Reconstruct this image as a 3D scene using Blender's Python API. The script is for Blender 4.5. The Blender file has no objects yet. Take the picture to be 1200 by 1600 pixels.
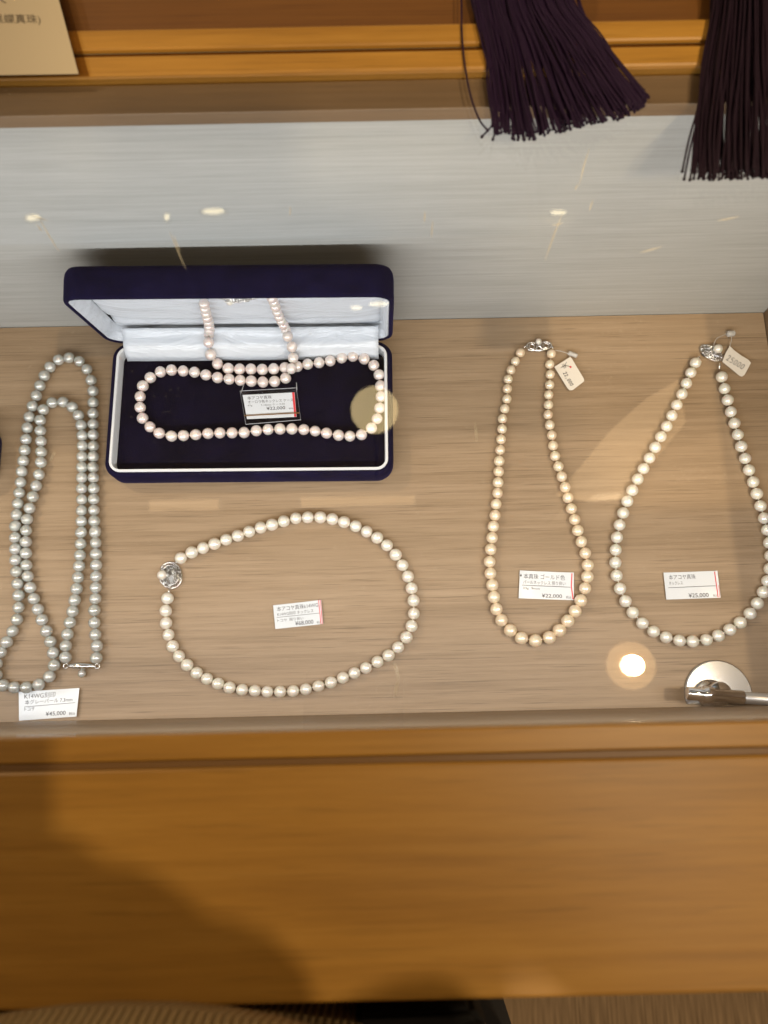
import bpy, bmesh, math, random
from mathutils import Vector, Matrix, Euler, noise

random.seed(7)
R = math.radians
S = bpy.context.scene
C = S.collection

# ------------------------------------------------------------------ camera
F = 1200.0                      # focal length in pixels of the 1200x1600 photo
CAM_H = 0.487                   # lens height over the display floor (metres)
CAM = Vector((0, 0, CAM_H))
ROT = Matrix.Rotation(R(-1.25), 3, 'Z') @ Matrix.Rotation(R(13.0), 3, 'X')
cd = bpy.data.cameras.new('camera')
cam = bpy.data.objects.new('camera', cd)
C.objects.link(cam)
cam.matrix_world = Matrix.Translation(CAM) @ ROT.to_4x4()
cd.sensor_fit = 'VERTICAL'
cd.sensor_height = 36.0
cd.sensor_width = 27.0
cd.lens = 27.0
cd.clip_start = 0.01
cd.clip_end = 50
cd.dof.use_dof = True
cd.dof.focus_distance = 0.490
cd.dof.aperture_fstop = 8.0
S.camera = cam

# ------------------------------------------------------------------ world and exposure
S.view_settings.view_transform = 'Standard'
S.view_settings.look = 'None'
S.view_settings.exposure = 0.18
S.view_settings.gamma = 1.0
W = bpy.data.worlds.new('World')
S.world = W
W.use_nodes = True
W.node_tree.nodes['Background'].inputs[0].default_value = (1.0, 0.86, 0.70, 1)
W.node_tree.nodes['Background'].inputs[1].default_value = 0.20


def ray(u, v):
    return (ROT @ Vector(((u - 600) / F, -(v - 800) / F, -1))).normalized()


def at(u, v, z=0.0):            # where the sight line of a photo pixel meets the level z
    d = ray(u, v)
    return CAM + d * ((z - CAM.z) / d.z)


def at_plane(u, v, p, n):
    d = ray(u, v)
    return CAM + d * ((p - CAM).dot(n) / d.dot(n))


Z_TOP = 0.204                   # top of the wooden rims
Y_WALL = at(600, 500.5, 0).y
Y_FRONT = at(600, 1140, Z_TOP).y
Y_EDGE = at(600, 1566, Z_TOP).y
Y_REAR0 = at(600, 111, Z_TOP).y
X_RIGHT = at(1192, 487, 0).x
X_LEFT = -0.62
_d = ray(600, 171)
Z_CAP = (CAM + _d * ((Y_WALL - 0.0012) / _d.y)).z
print('zcap', Z_CAP)
Z_CAP = min(Z_CAP, Z_TOP - 0.0042)
FLOOR_Z = -0.66
CEIL_Z = 1.75
print('case', Y_WALL, Y_FRONT, Y_EDGE, Y_REAR0, X_RIGHT)


# ------------------------------------------------------------------ lights
def area(name, loc, target, sx, sy, power, col, shape='RECTANGLE', spread=180):
    l = bpy.data.lights.new(name, 'AREA')
    l.shape = shape
    l.size = sx
    if shape == 'RECTANGLE':
        l.size_y = sy
    l.energy = power
    l.color = col
    l.spread = R(spread)
    o = bpy.data.objects.new(name, l)
    C.objects.link(o)
    o.location = loc
    o.rotation_euler = (Vector(target) - Vector(loc)).to_track_quat('-Z', 'Y').to_euler()
    return o


# cool LED strip under the front rim of the case
area('led_strip_light', (-0.10, Y_FRONT + 0.009, 0.190), (-0.10, Y_WALL, 0.045), 0.90, 0.014, 1.5, (0.95, 0.97, 1.0))
# where a reflection seen in the glass at a photo pixel comes from
def mirror_at(u, v, z):
    p = at(u, v, Z_TOP - 0.001)
    d = (p - CAM).normalized()
    d.z = -d.z
    return p + d * ((z - p.z) / d.z)


LAMP_A = mirror_at(984, 1040, CEIL_Z)        # recessed downlight to the right
LAMP_B = mirror_at(585, 640, 1.30)           # paper globe pendant ahead
area('warm_disk_light', LAMP_A - Vector((0, 0, 0.03)), (LAMP_A.x * 0.6, 0, 0), 0.042, 0, 5.0, (1.0, 0.76, 0.47), 'DISK', 150)
# long warm-white batten in the ceiling just behind the photographer
area('ceiling_batten_light', (0.10, -0.42, CEIL_Z - 0.03), (0.10, 0.0, 0), 1.5, 0.16, 3.2, (1.0, 0.86, 0.68), spread=150)
area('warm_disk_light', (0.20, -0.95, CEIL_Z - 0.03), (0.30, -0.30, 0.2), 0.10, 0, 5.0, (1.0, 0.78, 0.50), 'DISK', 95)
area('warm_disk_light', (-1.30, 0.9, CEIL_Z - 0.03), (-0.5, 0.3, 0), 0.10, 0, 7.5, (1.0, 0.74, 0.45), 'DISK', 150)  # added fill lamp, placed clear of the reflections in the glass


# ------------------------------------------------------------------ materials
def mat(name, col, rough=0.5, metal=0.0, **kw):
    m = bpy.data.materials.new(name)
    m.use_nodes = True
    b = m.node_tree.nodes['Principled BSDF']
    b.inputs['Base Color'].default_value = (*col, 1)
    b.inputs['Roughness'].default_value = rough
    b.inputs['Metallic'].default_value = metal
    for k, v in kw.items():
        k = k.replace('_', ' ')
        b.inputs[k].default_value = (*v, 1) if isinstance(v, tuple) else v
    return m


def N(m, t, **kw):
    n = m.node_tree.nodes.new(t)
    for k, v in kw.items():
        setattr(n, k, v)
    return n


def L(m, a, b):
    m.node_tree.links.new(a, b)


def ramp(m, fac, stops):
    r = N(m, 'ShaderNodeValToRGB')
    el = r.color_ramp.elements
    while len(el) < len(stops):
        el.new(0.5)
    for e, (p, c) in zip(el, stops):
        e.position = p
        e.color = (*c, 1)
    L(m, fac, r.inputs[0])
    return r.outputs[0]


def tex(m, scale, detail=4, rough=0.6, sc=(1, 1, 1), dist=0.0, loc=(0, 0, 0)):
    tc = N(m, 'ShaderNodeTexCoord')
    mp = N(m, 'ShaderNodeMapping')
    mp.inputs['Scale'].default_value = sc
    mp.inputs['Location'].default_value = loc
    L(m, tc.outputs['Object'], mp.inputs[0])
    n = N(m, 'ShaderNodeTexNoise')
    n.inputs['Scale'].default_value = scale
    n.inputs['Detail'].default_value = detail
    n.inputs['Roughness'].default_value = rough
    n.inputs['Distortion'].default_value = dist
    L(m, mp.outputs[0], n.inputs['Vector'])
    return n.outputs['Fac']


def mixc(m, a, b, fac, mode='MIX'):
    x = N(m, 'ShaderNodeMix', data_type='RGBA', blend_type=mode)
    for i, s in ((6, a), (7, b)):
        if isinstance(s, tuple):
            x.inputs[i].default_value = (*s, 1)
        else:
            L(m, s, x.inputs[i])
    if isinstance(fac, float):
        x.inputs[0].default_value = fac
    else:
        L(m, fac, x.inputs[0])
    return x.outputs[2]


def wood(name, dark, mid, light, rough=0.45, fine=1.0, bump=0.15, pores=0.5, bands=0.5):
    """grain along x: broad figure, fine fibres and dark pores"""
    m = mat(name, mid, rough)
    b = m.node_tree.nodes['Principled BSDF']
    broad = tex(m, 7.0, 4, 0.6, (0.35, 4.5 * fine, 4.5 * fine), 0.5)
    fib = tex(m, 100.0, 5, 0.75, (0.10, 3.6 * fine, 3.6 * fine), 0.1, (3, 1, 0))
    por = tex(m, 300.0, 3, 0.6, (0.08, 3.2 * fine, 3.2 * fine), 0.0, (7, 4, 0))
    c1 = ramp(m, broad, [(0.30, dark), (0.50, mid), (0.72, light)])
    c2 = ramp(m, fib, [(0.28, dark), (0.52, mid), (0.75, light)])
    c = mixc(m, c1, c2, bands)
    pf = ramp(m, por, [(0.30, (1, 1, 1)), (0.42, (0, 0, 0))])
    pf2 = N(m, 'ShaderNodeMath', operation='MULTIPLY')
    L(m, pf, pf2.inputs[0])
    pf2.inputs[1].default_value = pores
    c = mixc(m, c, tuple(x * 0.55 for x in dark), pf2.outputs[0])
    L(m, c, b.inputs['Base Color'])
    bp = N(m, 'ShaderNodeBump')
    bp.inputs['Strength'].default_value = bump
    bp.inputs['Distance'].default_value = 0.0004
    L(m, fib, bp.inputs['Height'])
    L(m, bp.outputs[0], b.inputs['Normal'])
    return m


M = {}
M['shelf'] = wood('oak_laminate', (0.20, 0.132, 0.072), (0.325, 0.226, 0.136), (0.43, 0.31, 0.20), 0.5, 1.15, 0.2, 0.5, 0.6)
M['panel'] = wood('pale_grey_laminate', (0.30, 0.30, 0.275), (0.395, 0.395, 0.37), (0.48, 0.48, 0.455), 0.5, 1.3, 0.1, 0.12, 0.75)
M['fascia'] = wood('brown_laminate', (0.13, 0.080, 0.040), (0.19, 0.12, 0.062), (0.24, 0.155, 0.085), 0.55, 1.2, 0.1, 0.3)
M['rail'] = wood('golden_oak', (0.29, 0.138, 0.020), (0.45, 0.228, 0.036), (0.57, 0.315, 0.064), 0.40, 0.7, 0.12, 0.3, 0.45)
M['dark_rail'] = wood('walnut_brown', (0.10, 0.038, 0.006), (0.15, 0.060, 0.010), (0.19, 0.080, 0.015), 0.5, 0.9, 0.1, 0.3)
M['brass'] = mat('brass_track', (0.75, 0.55, 0.25), 0.25, 1.0)
M['groove'] = mat('groove_dark', (0.20, 0.10, 0.028), 0.45)
M['chrome'] = mat('chrome', (0.86, 0.86, 0.88), 0.05, 1.0)
M['silver'] = mat('silver', (0.80, 0.79, 0.77), 0.16, 1.0)
M['old_silver'] = mat('oxidised_silver', (0.16, 0.15, 0.135), 0.5, 0.9)
M['crystal'] = mat('crystal', (0.85, 0.88, 0.9), 0.03, 0.6)
M['satin_steel'] = mat('brushed_rod', (0.50, 0.47, 0.44), 0.35, 0.8)
M['ink'] = mat('black_ink', (0.035, 0.035, 0.045), 0.5)
M['grey_ink'] = mat('thin_grey_ink', (0.06, 0.06, 0.07), 0.5)
M['pen'] = mat('pencil_grey', (0.10, 0.10, 0.11), 0.6)
M['red'] = mat('red_ink', (0.75, 0.05, 0.06), 0.4)
M['card'] = mat('laminated_card', (0.74, 0.77, 0.80), 0.22)
M['tag_card'] = mat('cream_tag_card', (0.78, 0.72, 0.63), 0.6)
M['sign_card'] = mat('beige_sign_card', (0.56, 0.47, 0.32), 0.6)
M['sign_ink'] = mat('brown_ink', (0.16, 0.13, 0.09), 0.6)
M['white_rim'] = mat('ivory_plastic_rim', (0.74, 0.75, 0.76), 0.35)
M['nylon'] = mat('clear_nylon', (0.80, 0.78, 0.74), 0.25, Transmission_Weight=0.5)
M['thread'] = mat('silk_thread', (0.72, 0.66, 0.56), 0.6)
M['black_plastic'] = mat('black_phone_glass', (0.01, 0.01, 0.012), 0.12)
M['black_cloth'] = mat('black_cloth', (0.006, 0.006, 0.007), 0.9)
M['skin'] = mat('skin', (0.55, 0.32, 0.20), 0.5, Subsurface_Weight=0.1)
M['hair'] = mat('dark_hair', (0.015, 0.010, 0.008), 0.45)
M['rubber'] = mat('black_shoe_leather', (0.012, 0.012, 0.014), 0.4)


def glass_mat(name, ior, rough=0.0, tint=(1, 1, 1)):
    m = bpy.data.materials.new(name)
    m.use_nodes = True
    nt = m.node_tree
    nt.nodes.remove(nt.nodes['Principled BSDF'])
    out = [n for n in nt.nodes if n.type == 'OUTPUT_MATERIAL'][0]
    tr = N(m, 'ShaderNodeBsdfTransparent')
    tr.inputs[0].default_value = (*tint, 1)
    gl = N(m, 'ShaderNodeBsdfGlossy')
    gl.inputs['Roughness'].default_value = rough
    lw = N(m, 'ShaderNodeLayerWeight')          # Schlick reflectance, the same from both sides
    lw.inputs[0].default_value = 0.5
    pw = N(m, 'ShaderNodeMath', operation='POWER')
    L(m, lw.outputs['Facing'], pw.inputs[0])
    pw.inputs[1].default_value = 5.0
    r0 = ((ior - 1) / (ior + 1)) ** 2
    ma = N(m, 'ShaderNodeMath', operation='MULTIPLY_ADD')
    L(m, pw.outputs[0], ma.inputs[0])
    ma.inputs[1].default_value = 1 - r0
    ma.inputs[2].default_value = r0
    mx = N(m, 'ShaderNodeMixShader')
    L(m, ma.outputs[0], mx.inputs[0])
    L(m, tr.outputs[0], mx.inputs[1])
    L(m, gl.outputs[0], mx.inputs[2])
    L(m, mx.outputs[0], out.inputs[0])
    return m


M['glass'] = glass_mat('case_glass', 1.52, 0.0, (0.985, 0.99, 0.985))
M['acrylic'] = glass_mat('clear_acrylic', 1.49, 0.02, (0.93, 0.93, 0.92))
M['smoke_acrylic'] = glass_mat('edge_of_acrylic_sheet', 1.49, 0.03, (0.80, 0.74, 0.62))


def velvet(name, col, sheen):
    m = mat(name, col, 0.95, Sheen_Weight=0.20, Sheen_Roughness=0.35, Sheen_Tint=sheen, Specular_IOR_Level=0.1)
    b = m.node_tree.nodes['Principled BSDF']
    n = tex(m, 900, 3, 0.7)
    n2 = tex(m, 60, 3, 0.6)
    c = ramp(m, n2, [(0.3, tuple(x * 0.7 for x in col)), (0.7, tuple(x * 1.5 for x in col))])
    L(m, c, b.inputs['Base Color'])
    bp = N(m, 'ShaderNodeBump')
    bp.inputs['Strength'].default_value = 0.5
    bp.inputs['Distance'].default_value = 0.0003
    L(m, n, bp.inputs['Height'])
    L(m, bp.outputs[0], b.inputs['Normal'])
    return m


M['velvet'] = velvet('navy_velvet', (0.005, 0.0038, 0.021), (0.08, 0.065, 0.33))
M['pad'] = velvet('black_blue_velvet', (0.003, 0.002, 0.010), (0.03, 0.025, 0.12))

M['satin'] = mat('white_satin', (0.66, 0.70, 0.75), 0.26, Sheen_Weight=0.2)
_b = M['satin'].node_tree.nodes['Principled BSDF']
_n = tex(M['satin'], 40, 4, 0.6, (0.5, 1.5, 1.5), 0.8)
_bp = N(M['satin'], 'ShaderNodeBump')
_bp.inputs['Strength'].default_value = 0.8
_bp.inputs['Distance'].default_value = 0.004
L(M['satin'], _n, _bp.inputs['Height'])
L(M['satin'], _bp.outputs[0], _b.inputs['Normal'])


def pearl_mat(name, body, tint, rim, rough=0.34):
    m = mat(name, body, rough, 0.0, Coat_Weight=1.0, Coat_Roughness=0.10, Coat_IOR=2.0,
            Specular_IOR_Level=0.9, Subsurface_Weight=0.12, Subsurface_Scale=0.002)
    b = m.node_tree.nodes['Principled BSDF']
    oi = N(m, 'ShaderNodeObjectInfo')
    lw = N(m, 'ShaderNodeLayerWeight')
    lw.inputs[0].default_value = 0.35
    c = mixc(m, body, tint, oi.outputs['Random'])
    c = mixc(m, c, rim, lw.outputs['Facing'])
    n = tex(m, 2.0, 3, 0.6, (1, 1, 1), 0.5)
    nf = ramp(m, n, [(0.35, (0.96, 0.96, 0.96)), (0.7, (1.03, 1.03, 1.03))])
    c = mixc(m, c, nf, 0.7, 'MULTIPLY')
    L(m, c, b.inputs['Base Color'])
    b.inputs['Metallic'].default_value = 0.12
    return m


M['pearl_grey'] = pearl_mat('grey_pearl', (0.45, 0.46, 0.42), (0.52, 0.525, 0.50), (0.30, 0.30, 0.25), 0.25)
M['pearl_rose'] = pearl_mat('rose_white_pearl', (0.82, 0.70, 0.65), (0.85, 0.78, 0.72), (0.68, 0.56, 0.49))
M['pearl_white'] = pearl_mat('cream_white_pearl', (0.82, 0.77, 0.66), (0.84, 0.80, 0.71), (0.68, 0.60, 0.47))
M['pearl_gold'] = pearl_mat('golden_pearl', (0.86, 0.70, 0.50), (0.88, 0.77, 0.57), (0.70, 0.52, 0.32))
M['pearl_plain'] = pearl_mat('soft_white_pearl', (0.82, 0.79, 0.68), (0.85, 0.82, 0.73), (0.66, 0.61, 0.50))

M['tassel'] = mat('aubergine_silk_cord', (0.015, 0.004, 0.024), 0.6, Sheen_Weight=0.03, Sheen_Tint=(0.4, 0.2, 0.5), Specular_IOR_Level=0.25)
M['tassel_brown'] = mat('black_brown_silk_cord', (0.013, 0.004, 0.012), 0.6, Sheen_Weight=0.03, Sheen_Tint=(0.45, 0.3, 0.3), Specular_IOR_Level=0.25)

m = mat('ribbed_carpet', (0.2, 0.13, 0.07), 0.95)
_w = tex(m, 400, 2, 0.5, (1.0, 0.03, 1))
_w2 = tex(m, 900, 2, 0.5, (1, 1, 1))
_c = mixc(m, ramp(m, _w, [(0.35, (0.10, 0.062, 0.030)), (0.65, (0.30, 0.20, 0.11))]), ramp(m, _w2, [(0.3, (0.1, 0.06, 0.03)), (0.7, (0.28, 0.19, 0.1))]), 0.3)
L(m, _c, m.node_tree.nodes['Principled BSDF'].inputs['Base Color'])
M['carpet'] = m
M['plaster'] = mat('ceiling_plaster', (0.55, 0.50, 0.42), 0.9)

m = mat('beige_rib_knit', (0.36, 0.24, 0.11), 0.9)
_tc = N(m, 'ShaderNodeTexCoord')
_wv = N(m, 'ShaderNodeTexWave', bands_direction='X')
_wv.inputs['Scale'].default_value = 120.0
_wv.inputs['Distortion'].default_value = 0.4
L(m, _tc.outputs['Object'], _wv.inputs['Vector'])
L(m, ramp(m, _wv.outputs['Fac'], [(0.1, (0.34, 0.22, 0.085)), (0.5, (0.58, 0.40, 0.17))]), m.node_tree.nodes['Principled BSDF'].inputs['Base Color'])
_bp = N(m, 'ShaderNodeBump')
_bp.inputs['Distance'].default_value = 0.002
L(m, _wv.outputs['Fac'], _bp.inputs['Height'])
L(m, _bp.outputs[0], m.node_tree.nodes['Principled BSDF'].inputs['Normal'])
M['knit'] = m


def emis(name, col, s):
    m = bpy.data.materials.new(name)
    m.use_nodes = True
    b = m.node_tree.nodes['Principled BSDF']
    b.inputs['Base Color'].default_value = (*col, 1)
    b.inputs['Emission Color'].default_value = (*col, 1)
    b.inputs['Emission Strength'].default_value = s
    return m


# ------------------------------------------------------------------ mesh helpers
def link(name, bm, m=None, parent=None, smooth=False):
    me = bpy.data.meshes.new(name)
    bm.normal_update()
    bm.to_mesh(me)
    bm.free()
    if smooth:
        for p in me.polygons:
            p.use_smooth = True
    o = bpy.data.objects.new(name, me)
    C.objects.link(o)
    if m:
        me.materials.append(m)
    if parent:
        o.parent = parent
    return o


def recenter(o):
    """moves a parentless mesh object's origin to its bounding centre (base)"""
    vs = [v.co for v in o.data.vertices]
    c = Vector(((min(v.x for v in vs) + max(v.x for v in vs)) / 2, (min(v.y for v in vs) + max(v.y for v in vs)) / 2, min(v.z for v in vs)))
    o.data.transform(Matrix.Translation(-c))
    o.location = c


def thing(name, label, cat, loc=(0, 0, 0), group=None, rotz=0.0):
    o = bpy.data.objects.new(name, None)
    o.empty_display_size = 0.02
    C.objects.link(o)
    o.location = loc
    o.rotation_euler = (0, 0, rotz)
    o['label'] = label
    o['category'] = cat
    if group:
        o['group'] = group
    bpy.context.view_layer.update()
    return o


def tag(o, label, cat, group=None, kind=None):
    if label:
        o['label'] = label
    if cat:
        o['category'] = cat
    if group:
        o['group'] = group
    if kind:
        o['kind'] = kind
    return o


def part(name, bm, m, parent, smooth=False):
    """bm given in world coordinates; stored relative to the parent chain"""
    w = Matrix.Identity(4)
    chain = []
    p = parent
    while p:
        chain.append(p.matrix_basis.copy())
        p = p.parent
    for c in reversed(chain):
        w = w @ c
    bm.transform(w.inverted())
    return link(name, bm, m, parent, smooth)


def box(bm, x0, x1, y0, y1, z0, z1, bev=0.0):
    r = bmesh.ops.create_cube(bm, size=1.0)
    for v in r['verts']:
        v.co = Vector(((x0 + x1) / 2 + v.co.x * (x1 - x0), (y0 + y1) / 2 + v.co.y * (y1 - y0), (z0 + z1) / 2 + v.co.z * (z1 - z0)))
    if bev:
        es = list({e for v in r['verts'] for e in v.link_edges})
        bmesh.ops.bevel(bm, geom=es, offset=bev, segments=2, affect='EDGES', profile=0.5)


def tube(bm, pts, rad, seg=8, closed=False, caps=True):
    pts = [Vector(p) for p in pts]
    n = len(pts)
    rings = []
    up = Vector((0, 0, 1))
    prev = None
    for i, p in enumerate(pts):
        a = pts[(i - 1) % n] if (closed or i > 0) else p
        b = pts[(i + 1) % n] if (closed or i < n - 1) else p
        t = (b - a)
        if t.length < 1e-9:
            t = Vector((1, 0, 0))
        t.normalize()
        if prev is None:
            s = t.cross(up)
            if s.length < 1e-3:
                s = t.cross(Vector((1, 0, 0)))
        else:
            s = prev - t * prev.dot(t)
            if s.length < 1e-6:
                s = t.cross(up)
        s.normalize()
        prev = s
        q = t.cross(s)
        r = rad[i] if isinstance(rad, (list, tuple)) else rad
        rings.append([bm.verts.new(p + (s * math.cos(k * 2 * math.pi / seg) + q * math.sin(k * 2 * math.pi / seg)) * r) for k in range(seg)])
    m = n if closed else n - 1
    for i in range(m):
        A, B = rings[i], rings[(i + 1) % n]
        for k in range(seg):
            bm.faces.new((A[k], A[(k + 1) % seg], B[(k + 1) % seg], B[k]))
    if caps and not closed:
        bm.faces.new(list(reversed(rings[0])))
        bm.faces.new(rings[-1])


def lathe(bm, prof, c=(0, 0, 0), seg=48, mtx=None):
    """prof: list of (radius, z)"""
    c = Vector(c)
    rings = []
    for r, z in prof:
        if r < 1e-7:
            rings.append([bm.verts.new((0, 0, z))])
        else:
            rings.append([bm.verts.new((r * math.cos(k * 2 * math.pi / seg), r * math.sin(k * 2 * math.pi / seg), z)) for k in range(seg)])
    for A, B in zip(rings, rings[1:]):
        for k in range(seg):
            k2 = (k + 1) % seg
            if len(A) == 1 and len(B) == 1:
                continue
            if len(A) == 1:
                bm.faces.new((A[0], B[k2], B[k]))
            elif len(B) == 1:
                bm.faces.new((A[k], A[k2], B[0]))
            else:
                bm.faces.new((A[k], A[k2], B[k2], B[k]))
    for ring in rings:
        for v in ring:
            v.co = (mtx @ v.co if mtx else v.co) + c


def ball(bm, c, r, seg=16, sc=(1, 1, 1), rot=None):
    x = bmesh.ops.create_uvsphere(bm, u_segments=seg, v_segments=max(6, seg * 2 // 3), radius=r)
    for v in x['verts']:
        p = Vector((v.co.x * sc[0], v.co.y * sc[1], v.co.z * sc[2]))
        if rot is not None:
            p = rot @ p
        v.co = p + Vector(c)


def bez(pts, n):
    """Catmull-Rom through the points, n steps a span"""
    P = [Vector(p) for p in pts]
    P = [P[0] * 2 - P[1]] + P + [P[-1] * 2 - P[-2]]
    out = []
    for i in range(1, len(P) - 2):
        for k in range(n):
            t = k / n
            a, b, c, d = P[i - 1], P[i], P[i + 1], P[i + 2]
            out.append(0.5 * ((2 * b) + (c - a) * t + (2 * a - 5 * b + 4 * c - d) * t * t + (3 * b - a - 3 * c + d) * t ** 3))
    out.append(P[-2])
    return out


def rrect(w, d, r, inset, n=8):
    w2, d2, r = w / 2 - inset, d / 2 - inset, max(r - inset, 0.0004)
    out = []
    for cx, cy, a0 in ((w2 - r, d2 - r, 0), (-w2 + r, d2 - r, 90), (-w2 + r, -d2 + r, 180), (w2 - r, -d2 + r, 270)):
        for k in range(n + 1):
            a = R(a0 + 90 * k / n)
            out.append((cx + r * math.cos(a), cy + r * math.sin(a)))
    return out


def rings(bm, w, d, r, prof, cap0=True, cap1=True):
    """prof: list of (inset, z): a rounded-rectangle shell"""
    rs = []
    for ins, z in prof:
        rs.append([bm.verts.new((x, y, z)) for x, y in rrect(w, d, r, ins)])
    n = len(rs[0])
    for A, B in zip(rs, rs[1:]):
        for k in range(n):
            bm.faces.new((A[k], A[(k + 1) % n], B[(k + 1) % n], B[k]))
    if cap0:
        bm.faces.new(list(reversed(rs[0])))
    if cap1:
        bm.faces.new(rs[-1])


# ------------------------------------------------------------------ the setting
bm = bmesh.new()
box(bm, -4, 4, -4, 4, FLOOR_Z - 0.02, FLOOR_Z)
tag(link('floor', bm, M['carpet']), None, None, kind='structure')
bm = bmesh.new()
box(bm, -4, 4, -4, 4, CEIL_Z, CEIL_Z + 0.02)
tag(link('ceiling', bm, M['plaster']), None, None, kind='structure')

# ------------------------------------------------------------------ the display case
case = thing('display_case', 'glass topped display case with golden wooden rims and an oak laminate floor', 'display case', (0, 0.08, FLOOR_Z))
bm = bmesh.new()
box(bm, X_LEFT, X_RIGHT, Y_FRONT - 0.010, Y_WALL, -0.018, 0.0)
part('display_floor', bm, M['shelf'], case)
bm = bmesh.new()
box(bm, X_LEFT, X_RIGHT + 0.018, Y_WALL + 0.0005, Y_REAR0 - 0.0006, -0.018, Z_TOP - 0.0125)
part('back_panel', bm, M['panel'], case)
bm = bmesh.new()
box(bm, X_RIGHT + 0.0005, X_RIGHT + 0.018, Y_FRONT + 0.001, Y_WALL, -0.018, Z_TOP - 0.001)
part('side_panel', bm, M['fascia'], case)
bm = bmesh.new()
box(bm, X_LEFT - 0.018, X_LEFT - 0.0005, Y_FRONT + 0.001, Y_WALL, -0.018, Z_TOP - 0.001)
part('side_panel', bm, M['fascia'], case)
bm = bmesh.new()
box(bm, X_LEFT, X_RIGHT + 0.018, Y_WALL - 0.0012, Y_REAR0 - 0.0004, Z_TOP - 0.012, Z_CAP, 0.0005)
part('top_ledge', bm, M['fascia'], case)
# inner face under the front rim
bm = bmesh.new()
box(bm, X_LEFT, X_RIGHT - 0.0005, Y_FRONT - 0.012, Y_FRONT - 0.0005, 0.0005, Z_TOP - 0.018)
part('front_panel', bm, M['shelf'], case)
# front rim, with the groove holding the glass
yg = at(600, 1187, Z_TOP).y
bm = bmesh.new()
box(bm, X_LEFT - 0.05, X_RIGHT + 0.30, Y_EDGE, yg - 0.0012, Z_TOP - 0.03, Z_TOP, 0.0012)
front_rail = part('front_rim', bm, M['rail'], case)
bm = bmesh.new()
box(bm, X_LEFT - 0.05, X_RIGHT + 0.30, yg + 0.0012, Y_FRONT, Z_TOP - 0.017, Z_TOP - 0.0005, 0.0008)
part('front_lip', bm, M['rail'], case)
bm = bmesh.new()
box(bm, X_LEFT - 0.05, X_RIGHT + 0.30, yg - 0.0011, yg + 0.0011, Z_TOP - 0.012, Z_TOP - 0.0007)
part('groove_strip', bm, M['groove'], case)
bm = bmesh.new()
box(bm, X_LEFT - 0.05, X_RIGHT + 0.30, Y_EDGE + 0.002, Y_EDGE + 0.02, FLOOR_Z + 0.06, Z_TOP - 0.031)
part('front_board', bm, M['rail'], case)
# rear rim with a metal sliding track
y1 = at(600, 74.5, Z_TOP).y
y2 = at(600, 37, Z_TOP).y
xr = X_RIGHT + 0.30
bm = bmesh.new()
box(bm, X_LEFT - 0.05, xr, Y_REAR0, y1 - 0.0012, Z_TOP - 0.03, Z_TOP, 0.0015)
part('rear_rim', bm, M['rail'], case)
bm = bmesh.new()
box(bm, X_LEFT - 0.05, xr, y1 + 0.0012, y2, Z_TOP - 0.03, Z_TOP, 0.0015)
part('rear_rim', bm, M['rail'], case)
bm = bmesh.new()
box(bm, X_LEFT - 0.05, xr, y1 - 0.0011, y1 + 0.0011, Z_TOP - 0.012, Z_TOP - 0.003)
part('groove_strip', bm, M['groove'], case)
bm = bmesh.new()
box(bm, X_LEFT - 0.05, xr, y1 - 0.0004, y1 + 0.0002, Z_TOP - 0.0029, Z_TOP - 0.0006)
part('sliding_track', bm, M['brass'], case)
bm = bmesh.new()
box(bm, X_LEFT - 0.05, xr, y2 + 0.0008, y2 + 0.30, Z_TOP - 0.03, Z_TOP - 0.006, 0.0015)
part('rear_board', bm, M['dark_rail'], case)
# cabinet body under the case
for (a_, b_, c_, d_) in ((X_LEFT - 0.05, X_RIGHT + 0.30, y2 + 0.28, y2 + 0.298), (X_LEFT - 0.049, X_LEFT - 0.031, Y_EDGE + 0.021, y2 + 0.279), (X_RIGHT + 0.281, X_RIGHT + 0.299, Y_EDGE + 0.021, y2 + 0.279)):
    bm = bmesh.new()
    box(bm, a_, b_, c_, d_, FLOOR_Z + 0.0005, Z_TOP - 0.0305)
    part('cabinet_board', bm, M['rail'], case)
# the glass pane
bm = bmesh.new()
box(bm, X_LEFT, xr - 0.1, Y_FRONT + 0.0005, Y_REAR0 - 0.0005, Z_TOP - 0.0040, Z_TOP - 0.0010)
glass = part('glass_pane', bm, M['glass'], case)
M['scratch'] = mat('scratch_on_glass', (0.95, 0.88, 0.68), 0.5)  # scratches with their lamp glint put into the pale warm colour
SCR = [((62, 342), (92, 393)), ((57, 350), (66, 362)), ((265, 362), (290, 420)), ((272, 368), (282, 392)), ((905, 290), (921, 232)),
       ((899, 297), (903, 288)), ((851, 408), (880, 330)), ((921, 330), (927, 312)), ((663, 348), (664, 330)), ((674, 372), (676, 345)),
       ((452, 338), (453, 322)), ((616, 1035), (622, 1062)), ((622, 1062), (617, 1090)), ((451, 1150), (455, 1168)), ((78, 722), (86, 706)),
       ((742, 660), (745, 690)), ((880, 348), (862, 352)), ((1120, 345), (1155, 338)), ((1000, 395), (1035, 385)), ((45, 335), (75, 345))]
for (a, b) in SCR:
    p, q = at(*a, Z_TOP - 0.0010), at(*b, Z_TOP - 0.0010)
    mid = (p + q) / 2 + Vector((random.uniform(-1, 1), random.uniform(-1, 1), 0)) * 0.0003
    bm = bmesh.new()
    tube(bm, bez([p, mid, q], 4), [0.00003, 0.00008, 0.00013, 0.00016, 0.00017, 0.00015, 0.00012, 0.00008, 0.00003], 4)
    part('scratch', bm, M['scratch'], glass)


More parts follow.
